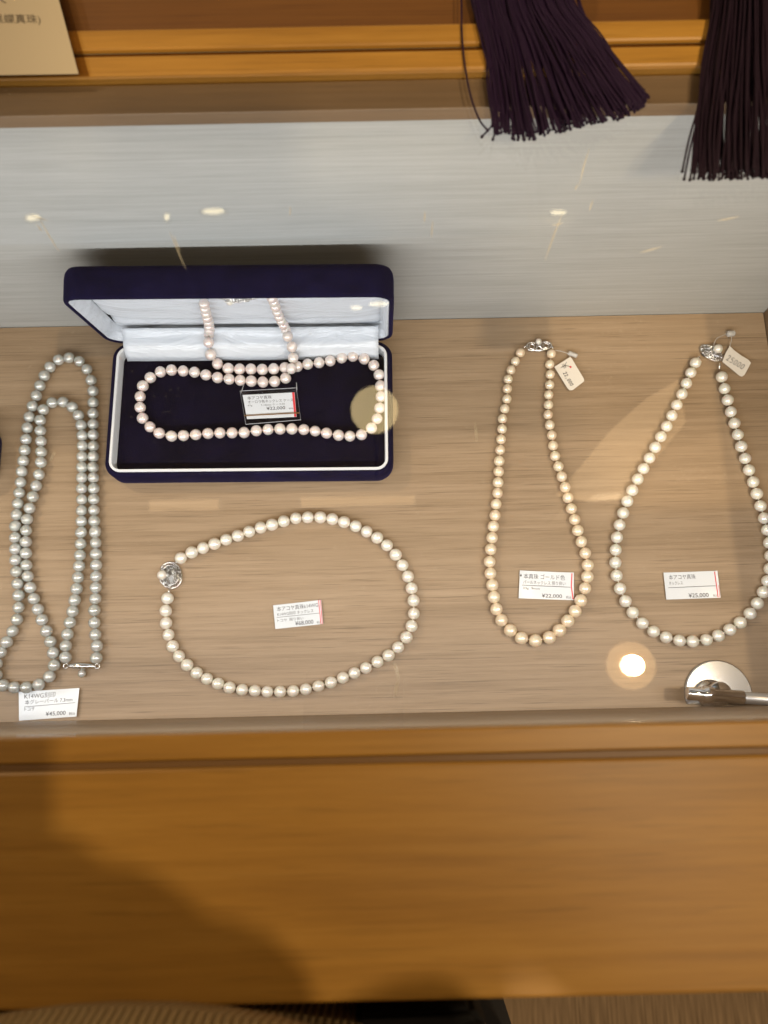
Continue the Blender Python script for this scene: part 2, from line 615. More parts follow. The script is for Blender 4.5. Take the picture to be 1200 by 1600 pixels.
# ------------------------------------------------------------------ necklaces
PEARLS = []
for s in range(4):
    bm = bmesh.new()
    bmesh.ops.create_uvsphere(bm, u_segments=28, v_segments=18, radius=1.0)
    for v in bm.verts:
        n = noise.noise(v.co * 0.9 + Vector((s * 7.1, 2, 3)))
        v.co *= 1 + 0.012 * n
    me = bpy.data.meshes.new('pearl')
    bm.to_mesh(me)
    bm.free()
    for p in me.polygons:
        p.use_smooth = True
    PEARLS.append(me)
PM = {}


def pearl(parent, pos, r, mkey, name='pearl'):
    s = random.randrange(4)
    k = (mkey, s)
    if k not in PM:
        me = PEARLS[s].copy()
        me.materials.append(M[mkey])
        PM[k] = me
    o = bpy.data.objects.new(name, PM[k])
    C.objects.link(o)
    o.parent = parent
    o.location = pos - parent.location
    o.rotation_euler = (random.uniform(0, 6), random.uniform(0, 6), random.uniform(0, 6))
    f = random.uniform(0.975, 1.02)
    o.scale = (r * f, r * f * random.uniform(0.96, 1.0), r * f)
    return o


def place(pts, rpx, z0=0.0):
    """(u, v[, z lift]) list -> world positions resting on z0"""
    out = []
    for i, p in enumerate(pts):
        r_ = rpx[i] if isinstance(rpx, list) else rpx
        g = at(p[0], p[1], z0)
        for _ in range(3):
            depth = -(ROT.transposed() @ (g - CAM)).z
            rw = r_ * depth / F
            g = at(p[0], p[1], z0 + rw + (p[2] if len(p) > 2 else 0))
        out.append((g, rw))
    return out


def necklace(label, pos, mkey, name='pearl_necklace', limit=100):
    c = sum((p for p, r in pos), Vector()) / len(pos)
    c.z = min(p.z - r for p, r in pos)
    t = thing(name, label, 'necklace', c, 'pearl necklaces on display')
    bm = bmesh.new()
    tube(bm, [p for p, r in pos], 0.00028, 6)
    part('silk_thread', bm, M['thread'], t, True)
    idx = list(range(len(pos)))
    if len(idx) > limit:
        order = sorted(idx, key=lambda i: -pos[i][1] if 0 < (CAM - pos[i][0]).length else 0)
        keep = set(order[:limit])
        bm = bmesh.new()
        for i in idx:
            if i not in keep:
                ball(bm, pos[i][0], pos[i][1], 24)
        o = part('pearl', bm, M[mkey], t, True)
        o['kind'] = 'stuff'
        idx = sorted(keep)
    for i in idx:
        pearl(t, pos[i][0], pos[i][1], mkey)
    return t


def z3(pts):
    return [(80 + x / 2.143, 380 + y / 2.143) for x, y in pts]


def z4(pts):
    return [(x / 5, 520 + y / 5) for x, y in pts]


def z5(pts):
    return [(x / 5, 820 + y / 5) for x, y in pts]


def z6(pts):
    return [(220 + x / 2.609, 780 + y / 2.609) for x, y in pts]


def z7(pts):
    return [(740 + x / 3.077, 500 + y / 3.077) for x, y in pts]


def z8(pts):
    return [(940 + x / 2.4615, 500 + y / 2.4615) for x, y in pts]


grey = (z5([(512, 1035), (515, 945), (527, 855), (547, 762), (567, 675), (584, 588), (598, 500), (609, 410), (618, 322), (625, 237), (630, 148), (636, 57)])
        + z4([(633, 1560), (636, 1472), (637, 1388), (640, 1302), (638, 1217), (639, 1132), (640, 1050), (642, 967), (644, 883), (643, 803), (635, 722), (613, 645), (565, 580), (494, 541), (409, 545), (339, 600), (315, 683), (316, 765), (321, 847), (323, 930), (320, 1012), (305, 1108), (283, 1195), (257, 1280), (232, 1370), (212, 1457), (205, 1545)])
        + z5([(205, 45), (202, 133), (203, 222), (207, 315), (218, 402), (237, 490), (265, 577), (296, 660), (328, 742), (363, 830), (394, 912), (415, 1000), (423, 1097), (386, 1185), (303, 1247), (206, 1270), (112, 1270), (25, 1255), (-30, 1175), (-28, 1085), (5, 995), (52, 915), (98, 830), (132, 740), (145, 645), (145, 552), (137, 460), (128, 365), (121, 275), (120, 188), (118, 100), (119, 10)])
        + z4([(121, 1508), (130, 1421), (139, 1334), (151, 1250), (161, 1168), (170, 1083), (182, 1000), (194, 917), (204, 832), (214, 742), (230, 657), (254, 573), (284, 491), (312, 413), (347, 335), (391, 267), (458, 211), (541, 195), (622, 222), (680, 285), (712, 370), (727, 455), (728, 545), (728, 630), (729, 713), (729, 797), (731, 885), (730, 967), (728, 1050), (730, 1132), (732, 1217), (733, 1300), (735, 1385), (738, 1470), (742, 1560)])
        + z5([(745, 50), (748, 140), (750, 227), (752, 315), (750, 403), (748, 490), (745, 577), (738, 667), (738, 765), (745, 858), (757, 947), (753, 1040)]))
gr = [8.7 + 1.0 * max(0, min(1, (v - 600) / 450)) for u, v in grey]
grey_pos = place(grey, gr)
n_grey = necklace('long silver grey pearl necklace doubled back on itself left of the navy case', grey_pos, 'pearl_grey')

bottom = z6([(163, 240), (208, 217), (254, 199), (301, 182), (348, 165), (396, 149), (442, 132), (489, 116), (535, 104), (583, 90), (632, 78), (681, 74), (732, 74), (781, 81), (829, 93), (876, 110), (921, 132), (964, 157), (1004, 188), (1039, 226), (1067, 269), (1089, 315), (1104, 363), (1112, 413), (1113, 466), (1104, 517), (1083, 563), (1049, 604), (1010, 637), (965, 663), (918, 688), (871, 709), (824, 728), (775, 747), (724, 762), (673, 775), (621, 782), (568, 785), (516, 785), (465, 781), (413, 777), (362, 768), (315, 752), (270, 732), (228, 708), (189, 676), (156, 640), (130, 599), (113, 553), (103, 505), (102, 455), (109, 404)])
b_pos = place(bottom, 9.75)
n_bottom = necklace('cream white pearl necklace laid in a wide oval with ornate silver clasp', b_pos, 'pearl_white')

gold = z7([(225, 158), (201, 199), (180, 241), (166, 285), (162, 331), (160, 380), (150, 427), (139, 475), (137, 524), (132, 574), (128, 625), (123, 678), (121, 729), (118, 781), (115, 832), (108, 885), (103, 939), (95, 992), (89, 1047), (82, 1103), (77, 1162), (81, 1218), (90, 1274), (98, 1332), (110, 1390), (134, 1443), (177, 1492), (230, 1529), (297, 1542), (364, 1527), (413, 1492), (453, 1447), (488, 1400), (515, 1349), (536, 1290), (547, 1234), (549, 1179), (537, 1121), (518, 1066), (501, 1012), (486, 959), (470, 907), (454, 855), (440, 804), (424, 753), (408, 704), (392, 654), (382, 604), (376, 554), (366, 505), (358, 455), (360, 408), (361, 360), (366, 312), (368, 262), (366, 213), (374, 163)])
gor = [7.3 + 3.3 * max(0, min(1, (v - 550) / 450)) ** 1.2 for u, v in gold]
g_pos = place(gold, gor)
n_gold = necklace('golden champagne graduated pearl necklace lying in a narrow drop shape', g_pos, 'pearl_gold')

plain = z8([(361, 165), (343, 203), (326, 244), (309, 285), (289, 327), (270, 368), (250, 409), (228, 449), (206, 490), (184, 531), (161, 572), (139, 612), (118, 655), (99, 697), (83, 742), (69, 788), (59, 836), (54, 884), (53, 933), (58, 983), (71, 1033), (92, 1081), (120, 1125), (157, 1166), (200, 1198), (248, 1220), (299, 1233), (350, 1236), (403, 1230), (449, 1214), (493, 1191), (533, 1164), (571, 1129), (599, 1090), (622, 1047), (638, 1004), (648, 957), (650, 907), (645, 857), (637, 808), (625, 762), (611, 715), (597, 668), (583, 623), (567, 577), (552, 532), (537, 486), (524, 441), (511, 397), (497, 353), (485, 308), (473, 264), (462, 219)])
plr = [8.7 + 1.0 * max(0, min(1, (v - 560) / 400)) for u, v in plain]
p_pos = place(plain, plr)
n_plain = necklace('soft white pearl necklace lying in a wide drop shape at the right edge', p_pos, 'pearl_plain')


# ------------------------------------------------------------------ clasps
def ornate_clasp(parent, u, v, wpx, hpx, ang, seed, pearl_px=None, stone=True, mkey='pearl_white', base=0.001, plane=None):
    rnd = random.Random(seed)
    c = at(u, v, base)
    k = (c - CAM).length / F
    if plane:
        c = at_plane(u, v, plane[0], plane[1])
        ax, ay, az = plane[2], plane[3], plane[1]
    else:
        ax, ay, az = Vector((1, 0, 0)), Vector((0, 1, 0)), Vector((0, 0, 1))
    ca, sa = math.cos(R(ang)), math.sin(R(ang))

    def w(x, y, z):
        X, Y = x * ca - y * sa, x * sa + y * ca
        return c + ax * X + ay * Y + az * z
    a, b = wpx * k / 2, hpx * k / 2
    bm = bmesh.new()
    # domed bed of the clasp
    tube(bm, [w(a * math.cos(t), b * math.sin(t), 0.0006) for t in [i * math.tau / 28 for i in range(28)]], 0.00045, 6, True)
    tube(bm, [w(a * 0.75 * math.cos(t), b * 0.75 * math.sin(t), 0.0016) for t in [i * math.tau / 24 for i in range(24)]], 0.00035, 6, True)
    # leaves: pointed loops fanning out
    for i in range(9):
        t = i * math.tau / 9 + rnd.uniform(-0.15, 0.15)
        r1 = rnd.uniform(0.8, 1.05)
        pts = []
        for q in range(9):
            s = q / 8
            wd = math.sin(s * math.pi) * 0.22
            pts.append(w(a * (0.25 + (r1 - 0.25) * s) * math.cos(t + wd), b * (0.25 + (r1 - 0.25) * s) * math.sin(t + wd), 0.0032 - 0.0022 * s))
        for q in range(7, 0, -1):
            s = q / 8
            wd = -math.sin(s * math.pi) * 0.22
            pts.append(w(a * (0.25 + (r1 - 0.25) * s) * math.cos(t + wd), b * (0.25 + (r1 - 0.25) * s) * math.sin(t + wd), 0.0032 - 0.0022 * s))
        tube(bm, pts, 0.00028, 5, True)
    # grains of milgrain work
    for i in range(22):
        t = i * math.tau / 22
        ball(bm, w(a * 0.92 * math.cos(t), b * 0.92 * math.sin(t), 0.0011), 0.00052, 8)
    # curling wires
    for i in range(5):
        t0 = rnd.uniform(0, 6.28)
        cx, cy = rnd.uniform(-0.3, 0.3) * a, rnd.uniform(-0.3, 0.3) * b
        pts = [w(cx + 0.42 * a * math.cos(t0 + s * 0.35) * (1 - s * 0.05), cy + 0.42 * b * math.sin(t0 + s * 0.35) * (1 - s * 0.05), 0.0034 + 0.0006 * math.sin(s)) for s in range(12)]
        tube(bm, pts, 0.0003, 6)
    o = part('clasp', bm, M['silver'], parent, True)
    if not plane:
        bm = bmesh.new()
        ball(bm, w(0, 0, 0.0002), 1.0, 20, (a * 0.82, b * 0.82, 0.0022))
        part('oxidised_bed', bm, M['old_silver'], o, True)
    if stone:
        bm = bmesh.new()
        sx, sy = 0.05 * a, -0.35 * b
        lathe(bm, [(0, 0), (0.0013, 0.0002), (0.0019, 0.001), (0.0013, 0.0017), (0, 0.0018)], w(sx, sy, 0.0026), 10)
        st = part('stone', bm, M['crystal'], o)
    if pearl_px:
        q = at(pearl_px[0], pearl_px[1], base + 0.004) if not plane else at_plane(pearl_px[0], pearl_px[1], plane[0] + plane[1] * 0.003, plane[1])
        bm = bmesh.new()
        ball(bm, q, pearl_px[2] * k, 20)
        part('clasp_pearl', bm, M[mkey], o, True)
    return o


def jump(parent, a, b, name='jump_ring', za=0.003, m='silver'):
    p, q = at(*a, za), at(*b, za)
    bm = bmesh.new()
    tube(bm, [p, q], 0.00045, 6)
    ball(bm, (p + q) / 2, 0.0008, 10)
    part(name, bm, M[m], parent, True)


ornate_clasp(n_bottom, 267, 899, 33, 40, 20, 3, (253, 898.5, 7.2))
jump(n_bottom, (279, 876), (273, 881))
jump(n_bottom, (265, 920), (263, 928))
# gold necklace: two chain links, a bar and a small white ball
bm = bmesh.new()
for (u, v, a, b) in ((831, 541.5, 8, 6.0), (853, 540, 8.5, 5.6)):
    for s, zz in ((1.0, 0.0022), (0.55, 0.0026)):
        tube(bm, [at(u + a * s * math.cos(t), v + b * s * math.sin(t), zz) for t in [i * math.tau / 24 for i in range(24)]], 0.00062 if s == 1 else 0.0004, 7, True)
tube(bm, [at(826, 547, 0.0015), at(842, 547.5, 0.0018), at(857, 546.5, 0.0015)], 0.0011, 8)
tube(bm, [at(838, 537, 0.003), at(848, 545, 0.003)], 0.0008, 8)
tube(bm, [at(818, 543, 0.003), at(823, 541, 0.003)], 0.0006, 6)
tube(bm, [at(862, 541, 0.003), at(865, 546, 0.003)], 0.0006, 6)
gclasp = part('clasp', bm, M['silver'], n_gold, True)
bm = bmesh.new()
ball(bm, at(841.5, 533.5, 0.0036), 0.0021, 18)
part('clasp_pearl', bm, M['pearl_plain'], gclasp, True)
# right necklace
ornate_clasp(n_plain, 1111, 552, 34, 19, -35, 8, (1122, 545, 6.3), False, 'pearl_plain')
jump(n_plain, (1093, 557), (1090, 561), 'end_bead')
jump(n_plain, (1125, 568), (1124, 576), 'end_bead')
# grey necklace: long navette bar clasp
bm = bmesh.new()
a, b = at(105, 1040.5, 0.004), at(150, 1041, 0.004)
pts = [a.lerp(b, i / 16) for i in range(17)]
tube(bm, pts, [0.0004 + 0.0019 * math.sin(math.pi * i / 16) ** 0.8 for i in range(17)], 10)
for c, rr in ((a, 0.0014), (b, 0.0014)):
    d = (c - (a + b) / 2).normalized()
    tube(bm, [c + d * 0.0008 + Vector((rr * math.cos(t), rr * math.sin(t), 0)) for t in [i * math.tau / 14 for i in range(14)]], 0.00035, 6, True)
for s in (0.3, 0.42, 0.58, 0.7):
    q = a.lerp(b, s)
    ball(bm, q + Vector((0, -0.0004, 0.0021)), 0.0008, 8, (1.4, 0.8, 0.5))
bar = part('clasp', bm, M['silver'], n_grey, True)
bm = bmesh.new()
ball(bm, at(128, 1052.5, 0.003), 0.0024, 18)
part('clasp_pearl', bm, M['pearl_grey'], bar, True)

# ------------------------------------------------------------------ the navy jewellery case
H = 0.017
bl, br_, fr_, fl = at(171, 535, H), at(611, 531, H), at(617, 742, H), at(165, 746, H)
cx = (bl + br_ + fr_ + fl) / 4
bw = ((br_ - bl).length + (fr_ - fl).length) / 2
bd = ((fl - bl).length + (fr_ - br_).length) / 2
ang = math.atan2((br_ - bl).y + (fr_ - fl).y, (br_ - bl).x + (fr_ - fl).x)
print('box', bw, bd, math.degrees(ang))
RC = 0.011


def jewel_case(label, loc, rotz, w, d, group=None):
    t = thing('jewellery_case', label, 'jewellery case', loc, group, rotz)
    bm = bmesh.new()
    rings(bm, w, d, RC, [(0.0025, 0.0), (0.0006, 0.0010), (0.0, 0.003), (0.0, H - 0.003), (0.0008, H - 0.0008), (0.0022, H), (0.0034, H - 0.0002), (0.0034, 0.004)])
    link('base', bm, M['velvet'], t, True)
    bm = bmesh.new()
    rings(bm, w, d, RC, [(0.00345, H - 0.003), (0.00345, H + 0.0003), (0.0038, H + 0.0008), (0.0050, H + 0.0008), (0.0053, H + 0.0003), (0.0056, 0.008)], False, False)
    link('rim', bm, M['white_rim'], t, False)
    bm = bmesh.new()
    rings(bm, w, d, RC, [(0.00565, 0.0045), (0.00565, 0.0088), (0.0066, 0.0096), (0.009, 0.0100)])
    link('velvet_pad', bm, M['pad'], t, False)
    return t


jc = jewel_case('open navy velvet jewellery case with a white satin lid holding a rosy pearl necklace', (cx.x, cx.y, 0.0), ang, bw, bd)
# lid, leaning slightly forward over the hinge
LEAN = R(8.0)
LH, LT = 0.083, 0.020
jm = Matrix.Translation((cx.x, cx.y, 0)) @ Matrix.Rotation(ang, 4, 'Z')
# local lid frame: X along hinge, Y up the lid, Z towards the viewer (rim side)
lidm = Matrix.Translation((-0.0012, bd / 2 - 0.001, H - 0.001)) @ Matrix.Rotation(R(90) + LEAN, 4, 'X') @ Matrix.Translation((0, LH / 2, 0))
bm = bmesh.new()
rings(bm, bw + 0.003, LH, 0.012, [(0.0045, -LT), (0.0016, -LT + 0.0008), (0.0004, -LT + 0.003), (0.0, -LT + 0.006), (0.0, -0.002), (0.0007, -0.0006), (0.0019, 0.0), (0.0027, -0.0006), (0.0027, -LT + 0.002)])
bm.transform(lidm)
lid = link('lid', bm, M['velvet'], jc, True)
# satin liner with a soft padded cushion
bm = bmesh.new()
rings(bm, bw + 0.003, LH, 0.012, [(0.00275, -LT + 0.004), (0.00275, -0.0012), (0.0036, -0.0010), (0.0042, -0.0016), (0.0065, -LT + 0.008), (0.008, -LT + 0.0095)], False, False)
nx, ny = 60, 26
g = []
cw, ch = bw - 0.0125, LH - 0.0125
for j in range(ny + 1):
    row = []
    for i in range(nx + 1):
        x, y = (i / nx - 0.5) * cw, (j / ny - 0.5) * ch
        e = min(i / nx, 1 - i / nx) * cw
        f = min(j / ny, 1 - j / ny) * ch
        puff = 0.0035 * (1 - math.exp(-e / 0.008)) * (1 - math.exp(-f / 0.008))
        fold = 0.0016 * math.exp(-((y + ch * 0.30) / 0.004) ** 2)
        n_ = noise.noise(Vector((x * 45, y * 110, 1.0))) * 0.0006
        row.append(bm.verts.new((x, y, -LT + 0.0090 + puff - fold + n_)))
    g.append(row)
for j in range(ny):
    for i in range(nx):
        bm.faces.new((g[j][i], g[j][i + 1], g[j + 1][i + 1], g[j + 1][i]))
bm.transform(lidm)
link('satin_lining', bm, M['satin'], lid, True)
# satin hinge strip falling from the lid to the pad
bm = bmesh.new()
p0 = lidm @ Vector((0, -LH / 2 + 0.010, -LT + 0.0125))
rows = []
for k in range(9):
    s = k / 8
    y = p0.y * (1 - s) + (bd / 2 - 0.0105) * s
    z = p0.z * (1 - s) + (0.0112) * s + 0.0028 * math.sin(s * math.pi) - 0.002 * math.sin(s * math.tau)
    rows.append([bm.verts.new(((i / 50 - 0.5) * (bw - 0.018), y, z + 0.0006 * noise.noise(Vector((i * 0.33, k * 0.5, 4))))) for i in range(51)])
for A, B in zip(rows, rows[1:]):
    for i in range(50):
        bm.faces.new((A[i], A[i + 1], B[i + 1], B[i]))
o = link('satin_hinge_strip', bm, M['satin'], jc, True)
md = o.modifiers.new('thick', 'SOLIDIFY')
md.thickness = 0.0008

# the necklace in the case: one chain up the lid, round the pad and back
LW = jm @ lidm
lid_n = (LW.to_3x3() @ Vector((0, 0, 1))).normalized()
lid_p = LW @ Vector((0, 0, -LT + 0.0125 + 0.0040))
lid_x = (LW.to_3x3() @ Vector((1, 0, 0))).normalized()
lid_y = (LW.to_3x3() @ Vector((0, 1, 0))).normalized()
PADZ = 0.0100
lidL = z3([(512, 203), (515, 219), (519, 235), (523, 250), (527, 264), (529, 278), (530, 291), (528, 306), (527, 332)])
low1 = z3([(534, 373), (557, 404), (593, 420), (631, 422), (669, 422), (707, 423), (745, 421), (783, 417), (824, 413), (859, 405), (897, 400), (934, 394), (973, 384), (1010, 379), (1048, 387), (1080, 409), (1098, 441), (1103, 478), (1105, 514), (1100, 552), (1091, 588), (1072, 619), (1039, 641), (1000, 646), (962, 643), (922, 636), (884, 629), (846, 624), (806, 622), (766, 622), (726, 624), (687, 628), (646, 634), (606, 635), (565, 635), (525, 637), (484, 641), (443, 644), (403, 646), (362, 636), (331, 615), (306, 586), (298, 550), (298, 514), (307, 478), (332, 450), (366, 431), (403, 425), (442, 428), (480, 432), (518, 441), (557, 450), (596, 455), (633, 459), (670, 462), (709, 465), (748, 463), (785, 452)])
lidR = z3([(792, 312), (786, 290), (778, 274), (770, 260), (763, 246), (757, 230), (751, 213), (745, 196), (739, 184)])
pos = []
for u, v in lidL[:-1]:
    p = at_plane(u, v, lid_p, lid_n)
    pos.append((p, 8.3 * (p - CAM).length / F * 0.94))
pos += place([(lidL[-1][0], lidL[-1][1], 0.013)], 8.6, PADZ)
pos += place([low1[0] + (0.006,)] + low1[1:], 8.9, PADZ)
pos += place([(80 + 804 / 2.143, 380 + 420 / 2.143, 0.0055), (80 + 810 / 2.143, 380 + 384 / 2.143, 0.006), (80 + 806 / 2.143, 380 + 347 / 2.143, 0.012), (lidR[0][0], lidR[0][1], 0.019)], 8.5, PADZ)
for u, v in lidR[1:]:
    p = at_plane(u, v, lid_p, lid_n)
    pos.append((p, 8.3 * (p - CAM).length / F * 0.94))
n_rose = necklace('rosy white pearl necklace looped inside the open navy case and up its satin lid', pos, 'pearl_rose')
ornate_clasp(n_rose, 372, 462, 50, 16, 0, 21, (359, 472, 4.2), False, 'pearl_plain', plane=(lid_p - lid_n * 0.002, lid_n, lid_x, lid_y))

# a second case barely reaching in at the left edge
le = at(2, 705, H)
jewel_case('white rimmed jewellery case just reaching in at the left edge of the picture', (le.x - 0.0625, le.y, 0), R(1.2), 0.11, 0.040)


# ------------------------------------------------------------------ writing
def glyphs(body, bold=0.0):
    cu = bpy.data.curves.new('lettering', 'FONT')
    cu.body = body
    cu.offset = bold
    cu.resolution_u = 3
    o = bpy.data.objects.new('lettering', cu)
    C.objects.link(o)
    bpy.context.view_layer.update()
    me = bpy.data.meshes.new_from_object(o.evaluated_get(bpy.context.evaluated_depsgraph_get()))
    bpy.data.objects.remove(o)
    bm = bmesh.new()
    bm.from_mesh(me)
    bpy.data.meshes.remove(me)
    bpy.data.curves.remove(cu)
    return bm


def put_text(dst, body, boxuv, quad, bold=0.0, shear=0.0, flip=False):
    """fits a line of text in boxuv (0..1 in the quad, y down) of a card"""
    src = glyphs(body, bold)
    xs = [v.co.x for v in src.verts]
    ys = [v.co.y for v in src.verts]
    x0, x1, y0, y1 = min(xs), max(xs), min(ys), max(ys)
    a, b, c, d = boxuv
    tl, tr, brr, bll = quad
    mp = {}
    for v in src.verts:
        s = (v.co.x - x0) / (x1 - x0)
        t = (y1 - v.co.y) / (y1 - y0)
        U = a + (b - a) * s + shear * (0.5 - t)
        Vv = c + (d - c) * t
        p = qpt(quad, U, Vv)
        mp[v] = dst.verts.new(p)
    for f in src.faces:
        try:
            dst.faces.new([mp[v] for v in f.verts])
        except ValueError:
            pass
    src.free()


CURL = [0.0, 0.0]


def sag(U, V):
    return Vector((0, 0, CURL[0] * (abs(U - 0.5) * 2) ** 2.5 + 0.00015 * noise.noise(Vector((U * 3, V * 2, CURL[1])))))


def qpt(quad, U, V):
    tl, tr, brr, bll = quad
    return sag(U, V) + (tl * (1 - U) + tr * U) * (1 - V) + (bll * (1 - U) + brr * U) * V


def card_mesh(quad, th=0.0003, nx=14, nyy=8, curl=0.0, seed=0, rc=0.0):
    bm = bmesh.new()
    g = []
    for j in range(nyy + 1):
        row = []
        for i in range(nx + 1):
            U, V = i / nx, j / nyy
            p = qpt(quad, U, V)
            row.append(bm.verts.new(p))
        g.append(row)
    for j in range(nyy):
        for i in range(nx):
            bm.faces.new((g[j + 1][i], g[j + 1][i + 1], g[j][i + 1], g[j][i]))
    top = list(bm.faces)
    r = bmesh.ops.extrude_face_region(bm, geom=top)
    for e in r['geom']:
        if isinstance(e, bmesh.types.BMVert):
            e.co.z += th
    bmesh.ops.recalc_face_normals(bm, faces=bm.faces)
    return bm


def price_card(label, corners, z, lines, rule, stripe, curl=0.0, group='printed price cards'):
    quad = [at(u, v, z) for u, v in corners]
    c = sum(quad, Vector()) / 4
    t = thing('price_card', label, 'price card', c, group)
    CURL[:] = [curl, c.x * 40]
    part('card', card_mesh(quad, 0.0003, 28, 12), M['card'], t)
    up = Vector((0, 0, 0.00036))
    q2 = [p + up for p in quad]
    bold = [l for l in lines if l[2] == 'b']
    thin = [l for l in lines if l[2] == 't']
    for grp, mm, nm in ((bold, 'ink', 'price_lettering'), (thin, 'grey_ink', 'small_lettering')):
        if not grp:
            continue
        bm = bmesh.new()
        for body, bx, k in grp:
            put_text(bm, body, bx, q2, 0.006 if k == 'b' else 0.0)
        if mm == 'grey_ink' and rule:
            a, b, y0, y1_ = rule
            vs = [qpt(q2, a, y0), qpt(q2, b, y1_), qpt(q2, b, y1_ + 0.016), qpt(q2, a, y0 + 0.016)]
            bm.faces.new([bm.verts.new(p) for p in reversed(vs)])
        part(nm, bm, M[mm], t)
    if stripe:
        bm = bmesh.new()
        for pts, wd in stripe:
            P3 = [qpt(q2, *p) + Vector((0, 0, 0.0001)) for p in pts]
            for A, B in zip(P3, P3[1:]):
                w_ = Vector((wd, 0, 0))
                bm.faces.new([bm.verts.new(p) for p in (B - w_, B + w_, A + w_, A - w_)])
        part('red_line', bm, M['red'], t)
    CURL[:] = [0.0, 0.0]
    return t


price_card('white price card reading 45,000 beside the grey necklace', [(30.5, 1081), (125, 1075), (120.5, 1119.5), (31, 1126)], 0.0012,
           [('K14WG刻印', (0.09, 0.60, 0.07, 0.27), 't'), ('本グレーパール 7.3mm', (0.10, 0.90, 0.30, 0.46), 't'), ('トコサ', (0.09, 0.26, 0.56, 0.68), 't'),
            ('¥45,000', (0.45, 0.80, 0.76, 0.93), 'b'), ('税込', (0.86, 0.97, 0.83, 0.93), 't')], (0.09, 0.95, 0.53, 0.50), None, 0.0008)
price_card('white price card reading 68,000 inside the oval necklace', [(427, 946), (502, 937.5), (505, 975), (430.5, 983)], 0.0008,
           [('本アコヤ真珠k14WG', (0.07, 0.93, 0.08, 0.28), 't'), ('K14WG刻印 ネックレス', (0.07, 0.82, 0.33, 0.48), 't'), ('トコサ  照り良い', (0.06, 0.60, 0.60, 0.73), 't'),
            ('¥68,000', (0.42, 0.80, 0.77, 0.97), 'b'), ('税込', (0.87, 0.96, 0.86, 0.96), 't')], (0.05, 0.94, 0.52, 0.53), [([(0.945, 0.0), (0.955, 1.0)], 0.00022), ([(0.985, 0.0), (0.985, 1.0)], 0.00020)], 0.0006)
price_card('white price card reading 22,000 resting against the golden necklace', [(812, 891.5), (896, 895), (896, 938), (810, 935)], 0.0008,
           [('◆', (0.005, 0.04, 0.12, 0.24), 'b'), ('本真珠 ゴールド色', (0.075, 0.84, 0.10, 0.29), 't'), ('パールネックレス 照り良い', (0.07, 0.85, 0.34, 0.48), 't'), ('33g  9mm', (0.07, 0.38, 0.59, 0.69), 't'),
            ('¥22,000', (0.42, 0.79, 0.80, 0.96), 'b'), ('税込', (0.86, 0.955, 0.85, 0.95), 't')], (0.05, 0.94, 0.52, 0.53), [([(0.965, 0.03), (0.955, 0.5), (0.985, 0.97)], 0.00035)], 0.0007)
price_card('white price card reading 25,000 inside the right hand necklace', [(1036, 895), (1120, 892), (1125, 934), (1040.5, 937)], 0.0008,
           [('本アコヤ真珠', (0.09, 0.59, 0.09, 0.27), 't'), ('ネックレス', (0.08, 0.34, 0.34, 0.47), 't'),
            ('¥25,000', (0.42, 0.79, 0.80, 0.98), 'b'), ('税込', (0.87, 0.955, 0.87, 0.96), 't')], (0.06, 0.94, 0.56, 0.55), [([(0.945, 0.03), (0.955, 0.99)], 0.0003), ([(0.99, 0.55), (0.985, 0.99)], 0.00015)], 0.0006)
zc = PADZ + 0.0035
price_card('white price card reading 22,000 in a clear stand inside the navy case', [(379.2, 617.5), (460.3, 613.4), (463.5, 651.4), (386, 655)], zc,
           [('本アコヤ真珠', (0.08, 0.55, 0.07, 0.21), 't'), ('オーロラ色ネックレス ケース', (0.08, 0.96, 0.24, 0.37), 't'), ('47g', (0.06, 0.15, 0.42, 0.50), 't'), ('7-10mm ケース付', (0.32, 0.79, 0.41, 0.50), 't'),
            ('¥22,000', (0.42, 0.79, 0.54, 0.69), 'b'), ('税込', (0.86, 0.95, 0.61, 0.69), 't')], None, [([(0.975, 0.0), (0.975, 1.0)], 0.0007)], 0.0)
# acrylic stand round it
st = thing('acrylic_card_stand', 'small clear acrylic card stand in the navy case', 'card stand', at(424, 634, PADZ))
bm = bmesh.new()
ho = [at(u, v, zc - 0.0006) for u, v in ((375, 611), (463, 606), (470, 656), (384, 663))]
bm2 = card_mesh(ho, 0.0005, 2, 2)
part('back_sheet', bm2, M['acrylic'], st)
M['acrylic_edge'] = mat('polished_acrylic_edge', (0.55, 0.56, 0.58), 0.15, 0.3)
bm = bmesh.new()
hq = [at(u, v, zc + 0.0009) for u, v in ((375, 611), (463, 606), (470, 656), (384, 663))]
tube(bm, hq, 0.00022, 5, True)
tube(bm, [hq[0] + Vector((0, 0, -0.0036)), at(381, 601, PADZ + 0.0005)], 0.0003, 5)
tube(bm, [hq[1] + Vector((0, 0, -0.0036)), at(463, 598, PADZ + 0.0005)], 0.0003, 5)
part('polished_edge', bm, M['acrylic_edge'], st)
bm = bmesh.new()
tube(bm, [at(382, 649.5, zc + 0.0009), at(468, 645, zc + 0.0009)], 0.00040, 5)
part('front_slot', bm, M['groove'], st)

